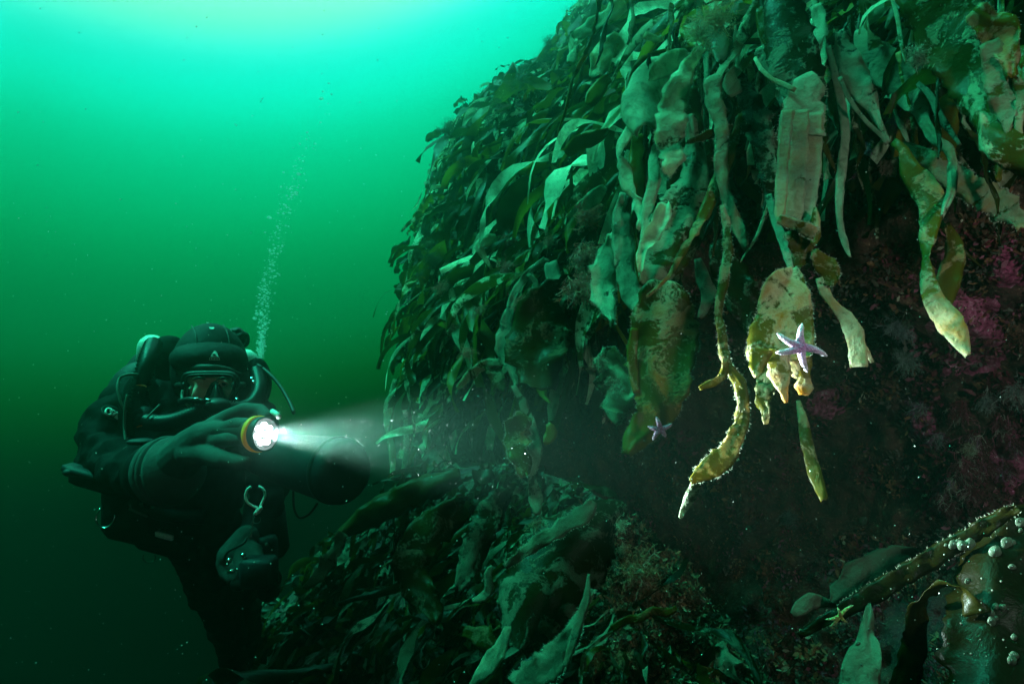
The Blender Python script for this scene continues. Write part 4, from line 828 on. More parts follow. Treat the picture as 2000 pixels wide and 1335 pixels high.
# ---- hip cylinder, canister, torch, loop, gadget
hc = thing('hip_cylinder', P(528, 1020, 2.2), 'slung cylinder with a pale green dome beside the diver hip', 'dive cylinder')
axc = (P(533, 1080, 2.22) - P(520, 985, 2.16)).normalized()
MB().lathe(P(521, 984, 2.16), axc, [(-.036, .008), (-.032, .022), (-.018, .038), (.0, .048), (.015, .052)], 28).build('cylinder_dome', mat('pale_green_paint', (.16, .34, .24), .4, var=.25, vscale=30), hc)
MB().lathe(P(521, 984, 2.16) + axc * .014, axc, [(0, .053), (.15, .053), (.17, .04)], 28).build('cylinder_body', M['matte'], hc)
MB().ball(P(508, 965, 2.13), .007).build('valve_tip', M['white'], hc)
cn = thing('dive_canister', P(600, 915, 1.88), 'large dark drum-shaped canister behind the torch beam', 'canister')
a0 = P(505, 885, 2.05); a1 = P(672, 921, 1.80); axd = (a1 - a0); ln = axd.length; axd.normalize()
MB().lathe(a0, axd, [(0, .045), (.01, .060), (.05, .066), (ln * .5, .077), (ln * .8, .085), (ln * .93, .088), (ln * 1.0, .086), (ln * 1.045, .074), (ln * 1.06, .060), (ln * 1.065, .04)], 44).build('drum', M['matte'], cn)
MB().lathe(a0 + axd * ln * .9, axd, [(0, .0885), (.003, .0905), (.014, .0905), (.017, .0885)], 44).build('rim_band', M['rubber'], cn)
MB().lathe(a0 - axd * .045, axd, [(0, .02), (.012, .034), (.04, .040), (.055, .046)], 30).build('end_cap', M['rubber'], cn)
MB().tube(Lp([(573, 958, 1.9), (574, 990, 1.9), (584, 1010, 1.9), (600, 1006, 1.88), (612, 994, 1.86), (620, 982, 1.85)]), .0035, 7, sub=4).build('cord_loop', M['rubber'], cn)
tr_ = thing('torch', P(490, 850, 1.5), 'lit dive torch with an orange rim held in the diver glove', 'torch')
TA = (CR * .875 + CU * .05 - CF * .475).normalized(); T0 = P(507, 847, 1.455)
MB().lathe(T0, TA, [(-.155, .012), (-.15, .018), (-.09, .020), (-.045, .022), (-.03, .030), (-.012, .0345), (-.004, .036)], 36).build('torch_body', M['rubber'], tr_)
MB().lathe(T0, TA, [(-.014, .0345), (-.012, .0385), (-.002, .0395), (.000, .037)], 44).build('orange_rim', M['orange'], tr_)
hd = MB(); hd.lathe(T0, TA, [(.0, .0355), (.003, .0368), (.018, .0368), (.020, .0345), (.017, .0325), (.008, .031)], 44).build('lamp_head', M['rubber'], tr_)
u_ = TA.orthogonal().normalized(); v_ = TA.cross(u_)
for k in range(8):
    rr, aa = (0, 0) if k == 0 else (.0185, 2 * math.pi * k / 7)
    MB().ell(T0 + TA * .013 + (u_ * math.cos(aa) + v_ * math.sin(aa)) * rr, (u_ * .0068, v_ * .0072, TA * .007), 14, 8).build('led', M['led'], tr_)
MB().tube(Lp([(532, 803, 1.5), (540, 808, 1.48), (545, 814, 1.47)]), .006, 8).build('lanyard_stud', M['white'], tr_)
tl = bpy.data.lights.new('torch_beam', 'SPOT'); to = bpy.data.objects.new('torch_beam', tl); C.objects.link(to)
tl.energy = 1100; tl.spot_size = R(28); tl.spot_blend = 1; tl.shadow_soft_size = .02; tl.color = (.85, 1, .96)
to.location = T0 + TA * .024; to.rotation_euler = (-TA).to_track_quat('Z', 'Y').to_euler()
sc_m = bpy.data.materials.new('beam_glow_volume'); sc_m.use_nodes = True; t_ = sc_m.node_tree; t_.nodes.clear()  # scattering volume added ahead of the torch so its beam becomes visible
sv = N(t_, 'ShaderNodeVolumePrincipled'); sv.inputs['Color'].default_value = (.5, .97, .9, 1); sv.inputs['Absorption Color'].default_value = (1, 1, 1, 1); sv.inputs['Anisotropy'].default_value = .1
tcx = N(t_, 'ShaderNodeTexCoord'); ln_ = N(t_, 'ShaderNodeVectorMath', operation='LENGTH'); t_.links.new(tcx.outputs['Object'], ln_.inputs[0])
mr_ = N(t_, 'ShaderNodeMapRange', interpolation_type='SMOOTHSTEP'); mr_.inputs['From Min'].default_value = .02; mr_.inputs['From Max'].default_value = .295; mr_.inputs['To Min'].default_value = 4.8; mr_.inputs['To Max'].default_value = 0
t_.links.new(ln_.outputs['Value'], mr_.inputs['Value']); t_.links.new(mr_.outputs[0], sv.inputs['Density']); ov = N(t_, 'ShaderNodeOutputMaterial'); t_.links.new(sv.outputs[0], ov.inputs['Volume'])
pc = T0 + TA * .17; sco = MB().ell(pc, (CR * .36, CU * .3, CF * .3), 24, 16).build('beam_glow_volume', sc_m, loc=pc); tag(sco, 'added scattering volume that makes the torch beam show', None, None, 'stuff')
lp = thing('bungee_loop', P(497, 985, 1.8), 'white bungee loop with a knot and short chain hanging at the waist', 'cord loop')
MB().tube(Lp([(490, 950, 1.8), (483, 956, 1.8), (479.5, 968, 1.8), (483, 980, 1.8), (494, 988, 1.8), (503, 991, 1.8)]), .0036, 8, sub=4, corr=.06).build('loop_cord', M['cord'], lp)
MB().tube(Lp([(505, 949, 1.8), (514, 955, 1.8), (518, 966, 1.8), (514, 977, 1.8), (508, 990, 1.8)]), .0036, 8, sub=4, corr=.06).build('loop_cord', M['cord'], lp)
kn = MB().ell(P(504, 997, 1.8), (CR * .009 + CU * .003, CU * .009, CF * .008), 14, 10).ball(P(509, 992, 1.795), .006).ball(P(500, 1001, 1.795), .006).build('knot', M['cord'], lp)
for k in range(9):
    q = P(496 - k * .9, 1003 + k * 6.0, 1.8); MB().ring(q, CR * (.0028 if k % 2 else .0012), CU * .0044, .0010, 0, 360, 10, 5).build('chain_link', M['steel'], lp)
MB().ring(P(501, 1014, 1.8), CR * .011, CU * .010, .0009, 200, 400, 14, 5).build('split_ring', M['hose'], lp)
gd = thing('underwater_gadget', P(490, 1115, 1.88), 'dark compact gadget with shiny metal knobs held in the lower glove', 'underwater device')
MB().box(P(506, 1116, 1.875), (CR * .045, CU * .040, CF * .035), .25).box(P(520, 1080, 1.98), (CR * .028, CU * .05, CF * .03), .3).build('housing', M['matte'], gd)
MB().ell(P(466, 1140, 1.87), (CR * .022, CU * .020, CF * .02), 16, 10).ell(P(524, 1150, 1.92), (CR * .034, CU * .036, CF * .03), 18, 12).build('black_pod', M['rubber'], gd)
for q, r_, m_ in (((448, 1094, 1.87), .0085, 'steel'), ((444, 1102, 1.865), .005, 'steel'), ((475, 1084, 1.86), .0075, 'steel'), ((478, 1089, 1.86), .006, 'steel'), ((463, 1112, 1.86), .004, 'steel'), ((482, 1112, 1.86), .004, 'steel'), ((483, 1131, 1.86), .0035, 'steel'), ((497, 1137, 1.86), .004, 'steel'), ((518, 1152, 1.88), .003, 'steel'), ((521, 1063, 1.93), .006, 'hose')):
    MB().ball(P(*q), r_).build('metal_knob', M[m_], gd)
MB().tube(Lp([(446, 1116, 1.862), (457, 1114, 1.86)]), .006, 10).build('metal_knob', M['steel'], gd)
MB().tube(Lp([(436, 1098, 1.885), (444, 1078, 1.875), (462, 1068, 1.87), (476, 1060, 1.87), (482, 1050, 1.88)]), .0035, 7, sub=3).build('strap', M['rubber'], gd)
MB().tube(Lp([(530, 1105, 1.9), (545, 1118, 1.9), (548, 1132, 1.9), (540, 1146, 1.9)]), .004, 7, sub=3).build('handle', M['rubber'], gd)

# ------------------------------------------------------------------ growth on the rock and on the kelp
bpy.context.view_layer.update(); DG = bpy.context.evaluated_depsgraph_get()
def hit(px, py, off=.0, far=2.0):
    d = P(px, py, 1).normalized(); ok, loc, nrm_, *_ = SC.ray_cast(DG, Vector((0, 0, 0)) + d * .3, d)
    if not ok or (loc.length > 8): loc = P(px, py, far); nrm_ = -d
    nrm_ = Vector(nrm_)
    if nrm_.dot(d) > 0: nrm_.negate()
    return loc - d * off, nrm_
def weed_geo(base, nrm_, size, cols, seed, n=60, bushy=.8, sag=.4, wid=.012):
    r_ = random.Random(seed); V = []; Fc = []; A = []
    def strand(p, d, L, w, c, lvl):
        segs = 4; pts = [p]
        for k in range(segs):
            d = (d + Vector((r_.gauss(0, .28), r_.gauss(0, .28), r_.gauss(0, .28) - sag * .12))).normalized(); p = p + d * (L / segs); pts.append(p)
            if lvl < 2 and r_.random() < bushy:
                for _ in range(1 if lvl else 2): strand(p, (d + Vector((r_.gauss(0, .7), r_.gauss(0, .7), r_.gauss(0, .7)))).normalized(), L * .42, w * .7, c, lvl + 1)
        sd = (pts[-1] - pts[0]).cross(Vector((r_.gauss(0, 1), r_.gauss(0, 1), r_.gauss(0, 1)))).normalized()
        b = len(V)
        for k, q in enumerate(pts):
            ww = w * (1 - .7 * k / segs); V.append(q - sd * ww); V.append(q + sd * ww)
        for k in range(segs): Fc.append((b + 2 * k, b + 2 * k + 1, b + 2 * k + 3, b + 2 * k + 2))
        f = r_.uniform(.6, 1.35); A.extend([(c[0] * f, c[1] * f, c[2] * f, 1)] * (2 * segs + 2))
    for _ in range(n):
        d = (nrm_ * .8 + Vector((r_.gauss(0, .6), r_.gauss(0, .6), r_.gauss(0, .6) - sag))).normalized()
        strand(base + Vector((r_.gauss(0, .15), r_.gauss(0, .1), r_.gauss(0, .15))) * size, d, size * r_.uniform(.4, 1), size * wid, r_.choice(cols), 0)
    return V, Fc, A
RED = [(.62, .13, .10), (.48, .09, .08), (.70, .24, .15)]; MAR = [(.26, .03, .07), (.16, .02, .04), (.34, .08, .14), (.10, .012, .02)]
PNK = [(.42, .14, .30), (.34, .08, .20), (.5, .3, .4)]; GRY = [(.34, .36, .34), (.22, .26, .27), (.42, .40, .38)]; CRM = [(.5, .46, .38), (.4, .34, .26), (.3, .22, .16)]; TAN = [(.30, .16, .08), (.22, .10, .05), (.4, .28, .16)]; GRN = [(.10, .2, .12), (.2, .3, .2), (.3, .36, .28)]
def weed(label, px, py, s, cols, n=50, cat='seaweed', name='seaweed_tuft', sag=.4, off=.01, bushy=.8, wid=.024, spread=0, group=None):
    p, nn = hit(px, py, off); size = s / F * p.dot(CF)
    V, Fc, A = weed_geo(p, nn, size, cols, int(px * 3 + py), n, bushy, sag, wid)
    o = mesh_obj(name, V, Fc, WEED, loc=p, attr=A, smooth=False); return tag(o, label, cat, group)
weed('feathery reddish weed at the top of the wall beside the yellow-green shoot', 1402, 45, 52, [(.60, .26, .14), (.68, .38, .22)], 90, sag=-.1, off=.08, wid=.014)
weed('pale brown weed tuft left of the feathery reddish weed', 1368, 70, 40, [(.5, .28, .18), (.6, .45, .28)], 50, off=.10, sag=.2)
weed('flat rusty-red weed sprig pointing left on the far wall', 1140, 425, 42, RED, 60, sag=0, off=.12)
weed('rusty-red weed bush hanging beside the fluffy white blade', 1138, 490, 46, RED, 90, sag=.6, off=.16)
weed('lower trail of rusty-red weed under the red bush', 1122, 550, 42, RED, 80, sag=.9, off=.16)
weed('dull red weed tuft left of the rusty-red bush', 996, 480, 32, [(.5, .12, .10), (.4, .10, .08)], 50, off=.12)
weed('dull red weed tuft under its twin left of the rusty bush', 985, 520, 28, [(.5, .12, .10), (.4, .10, .08)], 40, off=.12)
weed('brownish weed on the far upper slope near the skyline', 985, 208, 26, [(.3, .14, .09), (.2, .1, .07)], 40, off=.1)
weed('red weed patch on the frilly cream leaf', 1178, 700, 26, [(.42, .10, .07), (.5, .3, .2)], 40, off=.02)
weed('second red weed patch, low on the frilly cream leaf', 1206, 752, 28, [(.42, .12, .08), (.5, .4, .3)], 40, off=.02)
weed('small mauve coral-weed near the top of the right-hand rock', 1745, 236, 24, PNK, 46, off=.02)
weed('drooping brown weed under the small mauve coral-weed', 1735, 320, 26, [(.26, .16, .12), (.34, .24, .2)], 40, sag=1., off=.02)
weed('grey-green bushy tuft in the gap left of the largest green blade', 1795, 105, 30, GRN, 70, off=.03)
weed('dark red weed behind the banded strap', 1432, 338, 24, [(.24, .04, .03), (.14, .03, .03)], 40, off=.02)
weed('lilac sprig near the limp strap', 1695, 292, 16, PNK, 24, off=.02)
weed('lilac sprig below its neighbour near the limp strap', 1668, 342, 14, PNK, 20, off=.02)
weed('grey lacy tuft in the middle of the bare rock', 1758, 628, 36, [(.30, .31, .33), (.2, .22, .24)], 70, off=.02)
weed('grey-green lacy tuft under the grey one on the bare rock', 1772, 690, 36, [(.24, .3, .27), (.34, .38, .36)], 80, off=.02)
weed('mauve lacy tuft left of the hanging red weed mass', 1806, 792, 32, PNK + GRY, 60, off=.02, sag=.8)
weed('long mauve and grey tuft below the mauve lacy one', 1832, 850, 26, PNK + GRY, 50, off=.02, sag=1.)
for i, (x, y, s) in enumerate([(1880, 790, 34), (1905, 850, 40), (1875, 900, 38), (1850, 950, 34), (1895, 950, 32), (1925, 900, 34), (1955, 820, 36), (1965, 905, 30), (1985, 760, 34), (1930, 770, 30), (1860, 985, 22), (1980, 860, 30)]):
    lab = ['dark maroon weed bunch directly under the pink crust', 'thick maroon weed bunch in the middle of the hanging red mass', 'maroon weed with white bits, left middle of the hanging mass', 'low left bunch of the hanging red weed mass', 'low right bunch of the hanging red weed mass', 'maroon bunch right of the pale lump in the red mass', 'upper right bunch of the hanging red weed mass', 'thin red weed strand hanging near the right frame edge', 'grey-white wiry weed over the red mass at the frame edge', 'grey-white wiry weed under the right side of the pink crust', 'lowest wisp of the hanging red weed mass', 'maroon bunch cut by the right frame edge'][i]
    weed(lab, x, y, s, (GRY + MAR[:1]) if i in (8, 9) else MAR + MAR + ([PNK[0]] if i % 2 else []) + [(.42, .36, .32)], 90, sag=1.4, off=.03 + .02 * (i % 3))
weed('pale cream lump of animals amid the hanging red weed', 1893, 872, 20, CRM + [(.5, .52, .42)], 90, cat='moss animals', name='bryozoan_tuft', off=.09, sag=.5, wid=.03)
weed('pale cream lump of animals low in the hanging red weed', 1862, 940, 16, CRM + PNK, 70, cat='moss animals', name='bryozoan_tuft', off=.09, sag=.9, wid=.03)
weed('small grey lacy tuft low on the dark rock centre', 1538, 1005, 24, [(.2, .22, .22), (.14, .16, .16)], 50, off=.02)
weed('pale stringy weed dangling right of the glossy mound leaf', 1208, 1020, 22, [(.45, .42, .3), (.3, .32, .22)], 40, off=.03, sag=.6, wid=.02)
weed('pale stringy weed below its twin by the glossy mound leaf', 1218, 1066, 22, [(.45, .42, .3), (.3, .32, .22)], 36, off=.03, sag=.8, wid=.02)
weed('tan turf clump right of the glossy mound leaf', 1250, 1110, 44, TAN + CRM[1:], 120, off=.0, sag=.2)
weed('tan turf clump lower right of the glossy mound leaf', 1262, 1160, 40, TAN + CRM[1:], 110, off=.0, sag=.2)
weed('rusty feathery weed at the bottom edge, centre', 1168, 1300, 34, [(.4, .16, .07), (.3, .12, .06)], 60, off=.02, sag=0)
weed('rusty feathery weed next to its twin at the bottom edge', 1215, 1290, 28, [(.4, .2, .1), (.3, .12, .06)], 50, off=.02, sag=0)
weed('reddish brown weed at the foot of the lean teal strap', 1052, 1022, 24, [(.32, .1, .07), (.4, .24, .14)], 40, off=.03)
for k, (x, y) in enumerate([(880, 640), (935, 600), (860, 560), (1010, 590), (910, 690), (1075, 470)]):
    weed(['faint brown weed low on the far wall', 'faint red weed in the far wall mat', 'faint brown weed on the far wall edge', 'dusky weed above the looping grey strap', 'dusky weed over the dark hollow', 'dusky weed left of the flat rusty sprig'][k], x, y, 22, [(.5, .16, .12), (.4, .2, .12)], 36, off=.08)
rw = random.Random(4)
for k in range(34):                                             # fuzz along the far skyline
    py = rw.uniform(0, 560); px = xs(py) + rw.uniform(-2, 60)
    weed('fuzzy brown-green weed tuft along the skyline of the wall', px, py, rw.uniform(16, 30), [(.08, .09, .04), (.06, .07, .05), (.14, .08, .05)], 34, off=.06, sag=-.2, group='weed tufts along the skyline', wid=.016)

# turf over the bare rock
def turf():
    r_ = random.Random(5); V = []; Fc = []; A = []
    pal = [(.22, .08, .05), (.26, .04, .08), (.10, .05, .035), (.32, .15, .08), (.16, .13, .12), (.07, .07, .05), (.34, .08, .15)]
    for _ in range(30000):
        px = r_.uniform(1080, 2080); py = r_.uniform(180, 1400); d = wallD(px, py) ; p = P(px, py, d)
        nz_ = noise.noise(p * 7); nz2 = noise.noise(p * 4 + Vector((8, 3, 1)))
        if nz_ < -.12: continue
        c = pal[int((noise.noise(p * 3 + Vector((2, 2, 2))) * 1.8 + .5) * 6.9) % 7] if r_.random() < .7 else r_.choice(pal)
        if r_.random() < .035: c = (.45, .38, .30)
        if px > 1780 and 720 < py < 1020 and r_.random() < .6: c = r_.choice(MAR)
        f = r_.uniform(.5, 1.5); L = r_.uniform(.004, .022) * (1 + nz2); n_ = -p.normalized()
        for q in range(3):
            dd = (n_ * .7 + Vector((r_.gauss(0, .6), r_.gauss(0, .6), r_.gauss(0, .6)))).normalized(); s_ = dd.cross(Vector((r_.gauss(0, 1), r_.gauss(0, 1), r_.gauss(0, 1)))).normalized() * L * .22
            o_ = p + Vector((r_.gauss(0, .006), r_.gauss(0, .003), r_.gauss(0, .006))); b = len(V)
            V += [o_ - s_ * .4, o_ + s_ * .4, o_ + dd * L * .6 + s_, o_ + dd * L * .6 - s_, o_ + dd * L]; Fc += [(b, b + 1, b + 2, b + 3), (b + 3, b + 2, b + 4)]
            A += [(c[0] * f, c[1] * f, c[2] * f, 1)] * 5
    for _ in range(9000):
        px = r_.uniform(1120, 1560); py = mtop(px) + r_.random() * 380; 
        if py < 985: continue
        p = P(px, py, moundD(px, py)); c = r_.choice([(.28, .14, .07), (.18, .09, .05), (.10, .05, .04), (.34, .26, .17), (.12, .12, .06)]); f = r_.uniform(.4, 1.4); L = r_.uniform(.006, .024); n_ = -p.normalized()
        for q in range(3):
            dd = (n_ * .7 + Vector((r_.gauss(0, .6), r_.gauss(0, .6), r_.gauss(0, .6)))).normalized(); s_ = dd.cross(Vector((r_.gauss(0, 1), r_.gauss(0, 1), r_.gauss(0, 1)))).normalized() * L * .18
            o_ = p + Vector((r_.gauss(0, .006), r_.gauss(0, .003), r_.gauss(0, .006))); b = len(V)
            V += [o_ - s_ * .4, o_ + s_ * .4, o_ + dd * L * .6 + s_, o_ + dd * L * .6 - s_, o_ + dd * L]; Fc += [(b, b + 1, b + 2, b + 3), (b + 3, b + 2, b + 4)]
            A += [(c[0] * f, c[1] * f, c[2] * f, 1)] * 5
    o = mesh_obj('algal_turf', V, Fc, WEED, loc=P(1500, 700, 2), attr=A, smooth=False); tag(o, 'short red and brown turf on the bare rock', None, None, 'stuff')
turf()
# pink crusts
def crust_material():
    m = mat('pink_coralline_crust', (.30, .045, .13), .65, bump=.9, bscale=90)
    t = m.node_tree; b = t.nodes['Principled BSDF']; g = N(t, 'ShaderNodeNewGeometry'); n = N(t, 'ShaderNodeTexNoise'); n.inputs['Scale'].default_value = 55; n.inputs['Detail'].default_value = 7; n.inputs['Roughness'].default_value = .7
    t.links.new(g.outputs['Position'], n.inputs['Vector']); r_ = N(t, 'ShaderNodeValToRGB'); t.links.new(n.outputs['Fac'], r_.inputs[0]); e = r_.color_ramp.elements
    for k, (p_, c) in enumerate([(.32, (.10, .02, .04)), (.44, (.34, .045, .13)), (.56, (.50, .11, .23)), (.70, (.75, .48, .58))]):
        q = e[k] if k < 2 else e.new(p_)
        q.position = p_; q.color = (*c, 1)
    t.links.new(r_.outputs[0], b.inputs['Base Color']); return m
CRUST = crust_material()
def crust(label, px, py, rx, ry, seed, hole=.35):
    V = []; Fc = []; nr, na = 12, 44
    for i in range(nr):
        for k in range(na):
            a = 2 * math.pi * k / na; f = i / (nr - 1)
            e = 1 + hole * noise.noise(Vector((math.cos(a) * 1.6, math.sin(a) * 1.6, seed))) + .16 * noise.noise(Vector((math.cos(a) * 6, math.sin(a) * 6, seed)))
            x, y = px + rx * f * e * math.cos(a), py + ry * f * e * math.sin(a)
            V.append(P(x, y, wallD(x, y) - .020 * (1 - f ** 4) + .006 - .006 * noise.noise(Vector((x * .06, y * .06, seed)))))
    for i in range(nr - 1):
        for k in range(na): Fc.append((i * na + k, i * na + (k + 1) % na, (i + 1) * na + (k + 1) % na, (i + 1) * na + k))
    o = mesh_obj('coralline_crust', V, Fc, CRUST, loc=P(px, py, wallD(px, py))); tag(o, label, 'coralline algae')
crust('large bright pink crust behind the cream strap tip', 1888, 655, 88, 88, 1.5)
crust('pink crust near the right frame edge, above the large one', 1972, 520, 46, 56, 7.2)
crust('deep pink crust between the starfish leaf and the thin dark strap', 1612, 790, 44, 30, 3.1)
crust('rosy crust low on the right edge behind the hanging red weed', 1975, 905, 44, 60, 2.7)
crust('mauve crust patch left of the hanging red weed mass', 1800, 830, 30, 40, 4.4)
crust('small magenta crust near the hem of the pale split strap', 1632, 410, 16, 20, 5.5)
crust('faint pink crust right of the broad tan turf', 1192, 1110, 20, 60, 9.5)

# starfish
def star_mat(name, a, b_, tip):
    m = mat(name, a, .6, bump=1., bscale=260); t = m.node_tree; b = t.nodes['Principled BSDF']
    at = N(t, 'ShaderNodeAttribute', attribute_name='tint'); v = N(t, 'ShaderNodeTexVoronoi'); v.inputs['Scale'].default_value = 420
    g = N(t, 'ShaderNodeNewGeometry'); t.links.new(g.outputs['Position'], v.inputs['Vector'])
    mr = N(t, 'ShaderNodeMapRange'); mr.inputs['From Min'].default_value = .15; mr.inputs['From Max'].default_value = .5; mr.inputs['To Min'].default_value = 1.25; mr.inputs['To Max'].default_value = .75
    t.links.new(v.outputs['Distance'], mr.inputs['Value']); s = N(t, 'ShaderNodeVectorMath', operation='SCALE'); t.links.new(at.outputs['Color'], s.inputs[0]); t.links.new(mr.outputs[0], s.inputs['Scale'])
    t.links.new(s.outputs[0], b.inputs['Base Color']); return m
def starfish(label, cx, cy, d, tips, rad, mid, tipc, bend=.06):
    th = thing('starfish', P(cx, cy, d), label, 'starfish'); m = star_mat('starfish_skin', mid, mid, tipc)
    c0 = P(cx, cy, d); view = c0.normalized(); r_ = random.Random(int(cx))
    def colr(f, e): 
        k = min(1, f ** 1.6 * .9 + e * .55); return tuple(mid[i] + (tipc[i] - mid[i]) * k for i in range(3)) + (1,)
    for (tx, ty) in tips:
        p1 = P(tx, ty, d + r_.uniform(-.006, .004)); ax_ = p1 - c0; L = ax_.length; ax_.normalize(); sd = ax_.cross(view).normalized(); nn = sd.cross(ax_).normalized()
        if nn.dot(view) > 0: nn.negate()
        bd = r_.choice([-1, 1]) * bend; V = []; A = []; n = 12; mrow = 16
        for i in range(mrow + 1):
            f = i / mrow; c = c0 + ax_ * (L * f) + sd * (L * bd * math.sin(math.pi * f)) + nn * (.003 * math.sin(math.pi * f)); rr = rad * (1.0 - .62 * f ** 1.1) * (1 if f < .93 else .62)
            if i == mrow: rr = rad * .12
            for k in range(n):
                a = 2 * math.pi * k / n; bump_ = 1 + .07 * noise.noise(Vector((f * 30, k * 1.7, cx)))
                V.append(c + sd * (math.cos(a) * rr * bump_) + nn * (math.sin(a) * rr * .72 * bump_)); A.append(colr(f, max(0, abs(math.cos(a)) - .75) * 4 * .6))
        Fc = [(i * n + k, i * n + (k + 1) % n, (i + 1) * n + (k + 1) % n, (i + 1) * n + k) for i in range(mrow) for k in range(n)]
        mesh_obj('arm', V, Fc, m, th, attr=A)
    db = MB().ell(c0 + (-view) * .001, (CR * rad * 1.25, CU * rad * 1.25, CF * rad * .85), 18, 10)
    mesh_obj('central_disc', db.v, db.f, m, th, attr=[(*mid, 1)] * len(db.v))
starfish('large purple starfish clinging to the orange-green leaf', 1565, 677, 1.052, [(1517, 650), (1567, 631), (1616, 695), (1577, 727), (1514, 689)], .0072, (.60, .26, .60), (.90, .80, .92))
starfish('small purple starfish on the tip of the big tattered leaf', 1289, 838, 1.235, [(1281, 813), (1313, 827), (1265, 832), (1275, 860), (1301, 853)], .0058, (.27, .10, .24), (.38, .28, .38))
starfish('tiny pale green starfish beside the pointed pale blade', 1640, 1202, 1.00, [(1667, 1181), (1612, 1209), (1621, 1223), (1636, 1185), (1655, 1215)], .0030, (.42, .40, .10), (.45, .62, .35))

# sea squirts and other white blobs
SQ = mat('milky_sea_squirt', (.06, .08, .058), .3, var=.25, vscale=120); SQ.node_tree.nodes['Principled BSDF'].inputs['Subsurface Weight'].default_value = .3
SQ.node_tree.nodes['Principled BSDF'].inputs['Subsurface Radius'].default_value = (.01, .01, .01)
def squirt(label, blobs):
    r_ = random.Random(int(blobs[0][0])); p0, _ = hit(blobs[0][0], blobs[0][1]); th = thing('sea_squirt', p0, label, 'sea squirt')
    for (x, y, r) in blobs:
        p, nn = hit(x, y); rr = r / F * p.dot(CF); mb = MB(); c = p + nn * rr * .35
        mb.ell(c, (CR * rr * r_.uniform(.85, 1.1), CU * rr * r_.uniform(.75, 1.2), CF * rr * .55), 24, 16)
        for i, v in enumerate(mb.v): mb.v[i] = v + (v - c) * (.34 * noise.noise(v * (1.4 / rr) * .75)) 
        o = mb.build('lobe', SQ, th); MB().ell(c - p.normalized() * rr * .95 + CU * rr * .2, (CR * rr * .16, CU * rr * .16, CF * rr * .08), 10, 6).build('siphon', M['hose'], o)
squirt('knobbly cluster of white sea squirts on the fringed ridge', [(1862, 1062, 9), (1872, 1060, 8), (1880, 1066, 12), (1892, 1061, 10), (1848, 1064, 4)])
squirt('round milky sea squirt right of the knobbly cluster', [(1944, 1080, 13)])
squirt('greenish sea squirt above the round milky one', [(1966, 1062, 11), (1978, 1060, 6)])
squirt('little sea squirt below the round milky one', [(1976, 1107, 7)])
squirt('white sea squirt touching the right frame edge', [(1992, 1020, 10), (1993, 1036, 4)])
squirt('hook-shaped cluster of sea squirts on the brown blade', [(1944, 1184, 8), (1957, 1186, 7), (1936, 1198, 8), (1936, 1213, 9), (1944, 1207, 6)])
squirt('small sea squirt under the hook-shaped cluster', [(1980, 1244, 7)])
squirt('ear-shaped sea squirt near the bottom right corner', [(1980, 1281, 10), (1976, 1291, 9)])
squirt('tiny dull sea squirt left of the arched brown blade', [(1892, 1134, 6)])
squirt('dot-like sea squirt on the pointed pale blade', [(1677, 1258, 5)])
squirt('lone pale barnacle-like lump on the dark rock', [(1688, 1018, 10)])
# white specks on the brown blades
def specks():
    r_ = random.Random(8); mb = MB()
    for _ in range(130):
        x = r_.uniform(1560, 2000); y = r_.uniform(1000, 1335); 
        if y < 1230 - (x - 1560) * .55: continue
        p, nn = hit(x, y); rr = r_.choice([.0005, .0008, .0012, .0018]) * p.dot(CF); mb.ell(p + nn * rr * .4, (CR * rr, CU * rr, CF * rr), 6, 4)
    o = mb.build('tube_worm_specks', mat('white_specks', (.09, .10, .08), .6)); tag(o, 'white specks strewn over the brown blades', None, None, 'stuff')
specks()
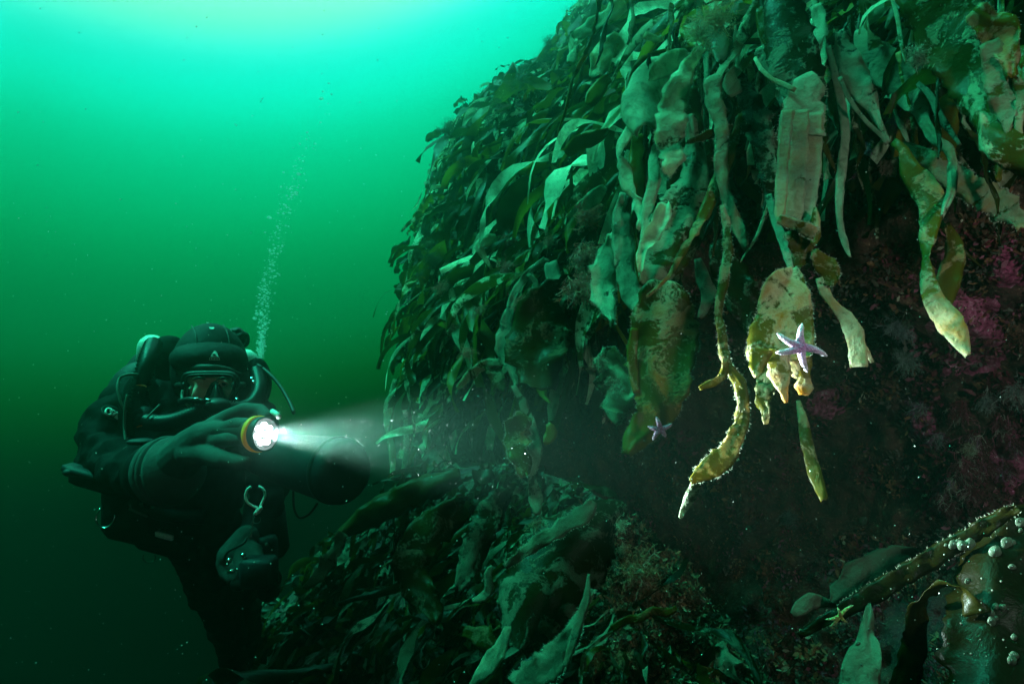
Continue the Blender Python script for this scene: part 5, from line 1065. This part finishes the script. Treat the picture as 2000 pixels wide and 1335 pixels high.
# ------------------------------------------------------------------ bubbles and drifting particles
def icos(mb_v, mb_f, c, r):
    b = len(mb_v); mb_v += [c + Vector((r, 0, 0)), c - Vector((r, 0, 0)), c + Vector((0, r, 0)), c - Vector((0, r, 0)), c + Vector((0, 0, r)), c - Vector((0, 0, r))]
    mb_f += [(b, b + 2, b + 4), (b + 2, b + 1, b + 4), (b + 1, b + 3, b + 4), (b + 3, b, b + 4), (b + 2, b, b + 5), (b + 1, b + 2, b + 5), (b + 3, b + 1, b + 5), (b, b + 3, b + 5)]
def particles():
    r_ = random.Random(31); V = []; Fc = []
    for _ in range(2200):
        d = r_.uniform(.4, 4.5) ; p = P(r_.uniform(-50, 2050), r_.uniform(-30, 1370), d); icos(V, Fc, p, r_.choice([.3, .4, .5, .8, 1.2]) * .001 * d)
    nb0, nf0 = len(V), len(Fc)
    for _ in range(1500):
        s = r_.random() ** 1.5 * .55 + .01; a = r_.random() ** .7 * s * .28 + .01; ph = r_.uniform(0, 6.283)
        p = T0 + TA * (.03 + s) + (u_ * math.cos(ph) + v_ * math.sin(ph)) * a; icos(V, Fc, p, r_.choice([.2, .3, .3, .4, .7]) * .0011)
    o2 = mesh_obj('torch_lit_silt', V[nb0:], [tuple(i - nb0 for i in f) for f in Fc[nf0:]], mat('silt_grains', (.05, .065, .06), .7), loc=P(600, 800, 1.5)); tag(o2, 'fine silt grains drifting through the torch beam', None, None, 'stuff')
    V = V[:nb0]; Fc = Fc[:nf0]
    o = mesh_obj('marine_snow', V, Fc, mat('pale_particles', (.6, .63, .6), .7), loc=P(600, 800, 1.5)); tag(o, 'fine pale particles drifting in the water', None, None, 'stuff')
particles()
def bubbles():
    r_ = random.Random(77); mb = MB()
    path = [(0, (508, 700, 2.35, 6)), (.12, (512, 640, 2.38, 10)), (.25, (520, 560, 2.42, 15)), (.4, (542, 460, 2.48, 20)), (.55, (568, 370, 2.55, 22)), (.68, (600, 285, 2.65, 20)), (.8, (640, 190, 2.75, 14)), (.9, (662, 100, 2.85, 16)), (1., (685, 0, 3.0, 20))]
    for _ in range(1100):
        f = min(r_.random(), r_.random()) ** 1.3 * .9; q = [float(np.interp(f, [a for a, _ in path], [b[k] for _, b in path])) for k in range(4)]
        r = r_.choice([.0006, .0008, .0011, .0015, .0022, .0034]) * (1 + .4 * f) * (1.0 if r_.random() < .96 else 1.8)
        p = P(q[0] + r_.gauss(0, .55) * q[3], q[1] + r_.gauss(0, 6), q[2] + r_.gauss(0, .05)); mb.ell(p, (CR * r * 1.2, CU * r * .8, CF * r), 8, 5)
    m = weed_material('air_bubble', .5); tt_ = m.node_tree; mx_ = N(tt_, 'ShaderNodeMixShader'); mx_.inputs[0].default_value = .6; tp_ = N(tt_, 'ShaderNodeBsdfTransparent'); om_ = tt_.nodes['Material Output']; tt_.links.new(tp_.outputs[0], mx_.inputs[1]); tt_.links.new(om_.inputs['Surface'].links[0].from_socket, mx_.inputs[2]); tt_.links.new(mx_.outputs[0], om_.inputs['Surface']); m.node_tree.nodes['Principled BSDF'].inputs['Roughness'].default_value = .1; o = mesh_obj('bubbles', mb.v, mb.f, m, attr=[(.8, .9, .85, 1)] * len(mb.v)); tag(o, 'stream of small bubbles rising from the diver', None, None, 'stuff')
bubbles()
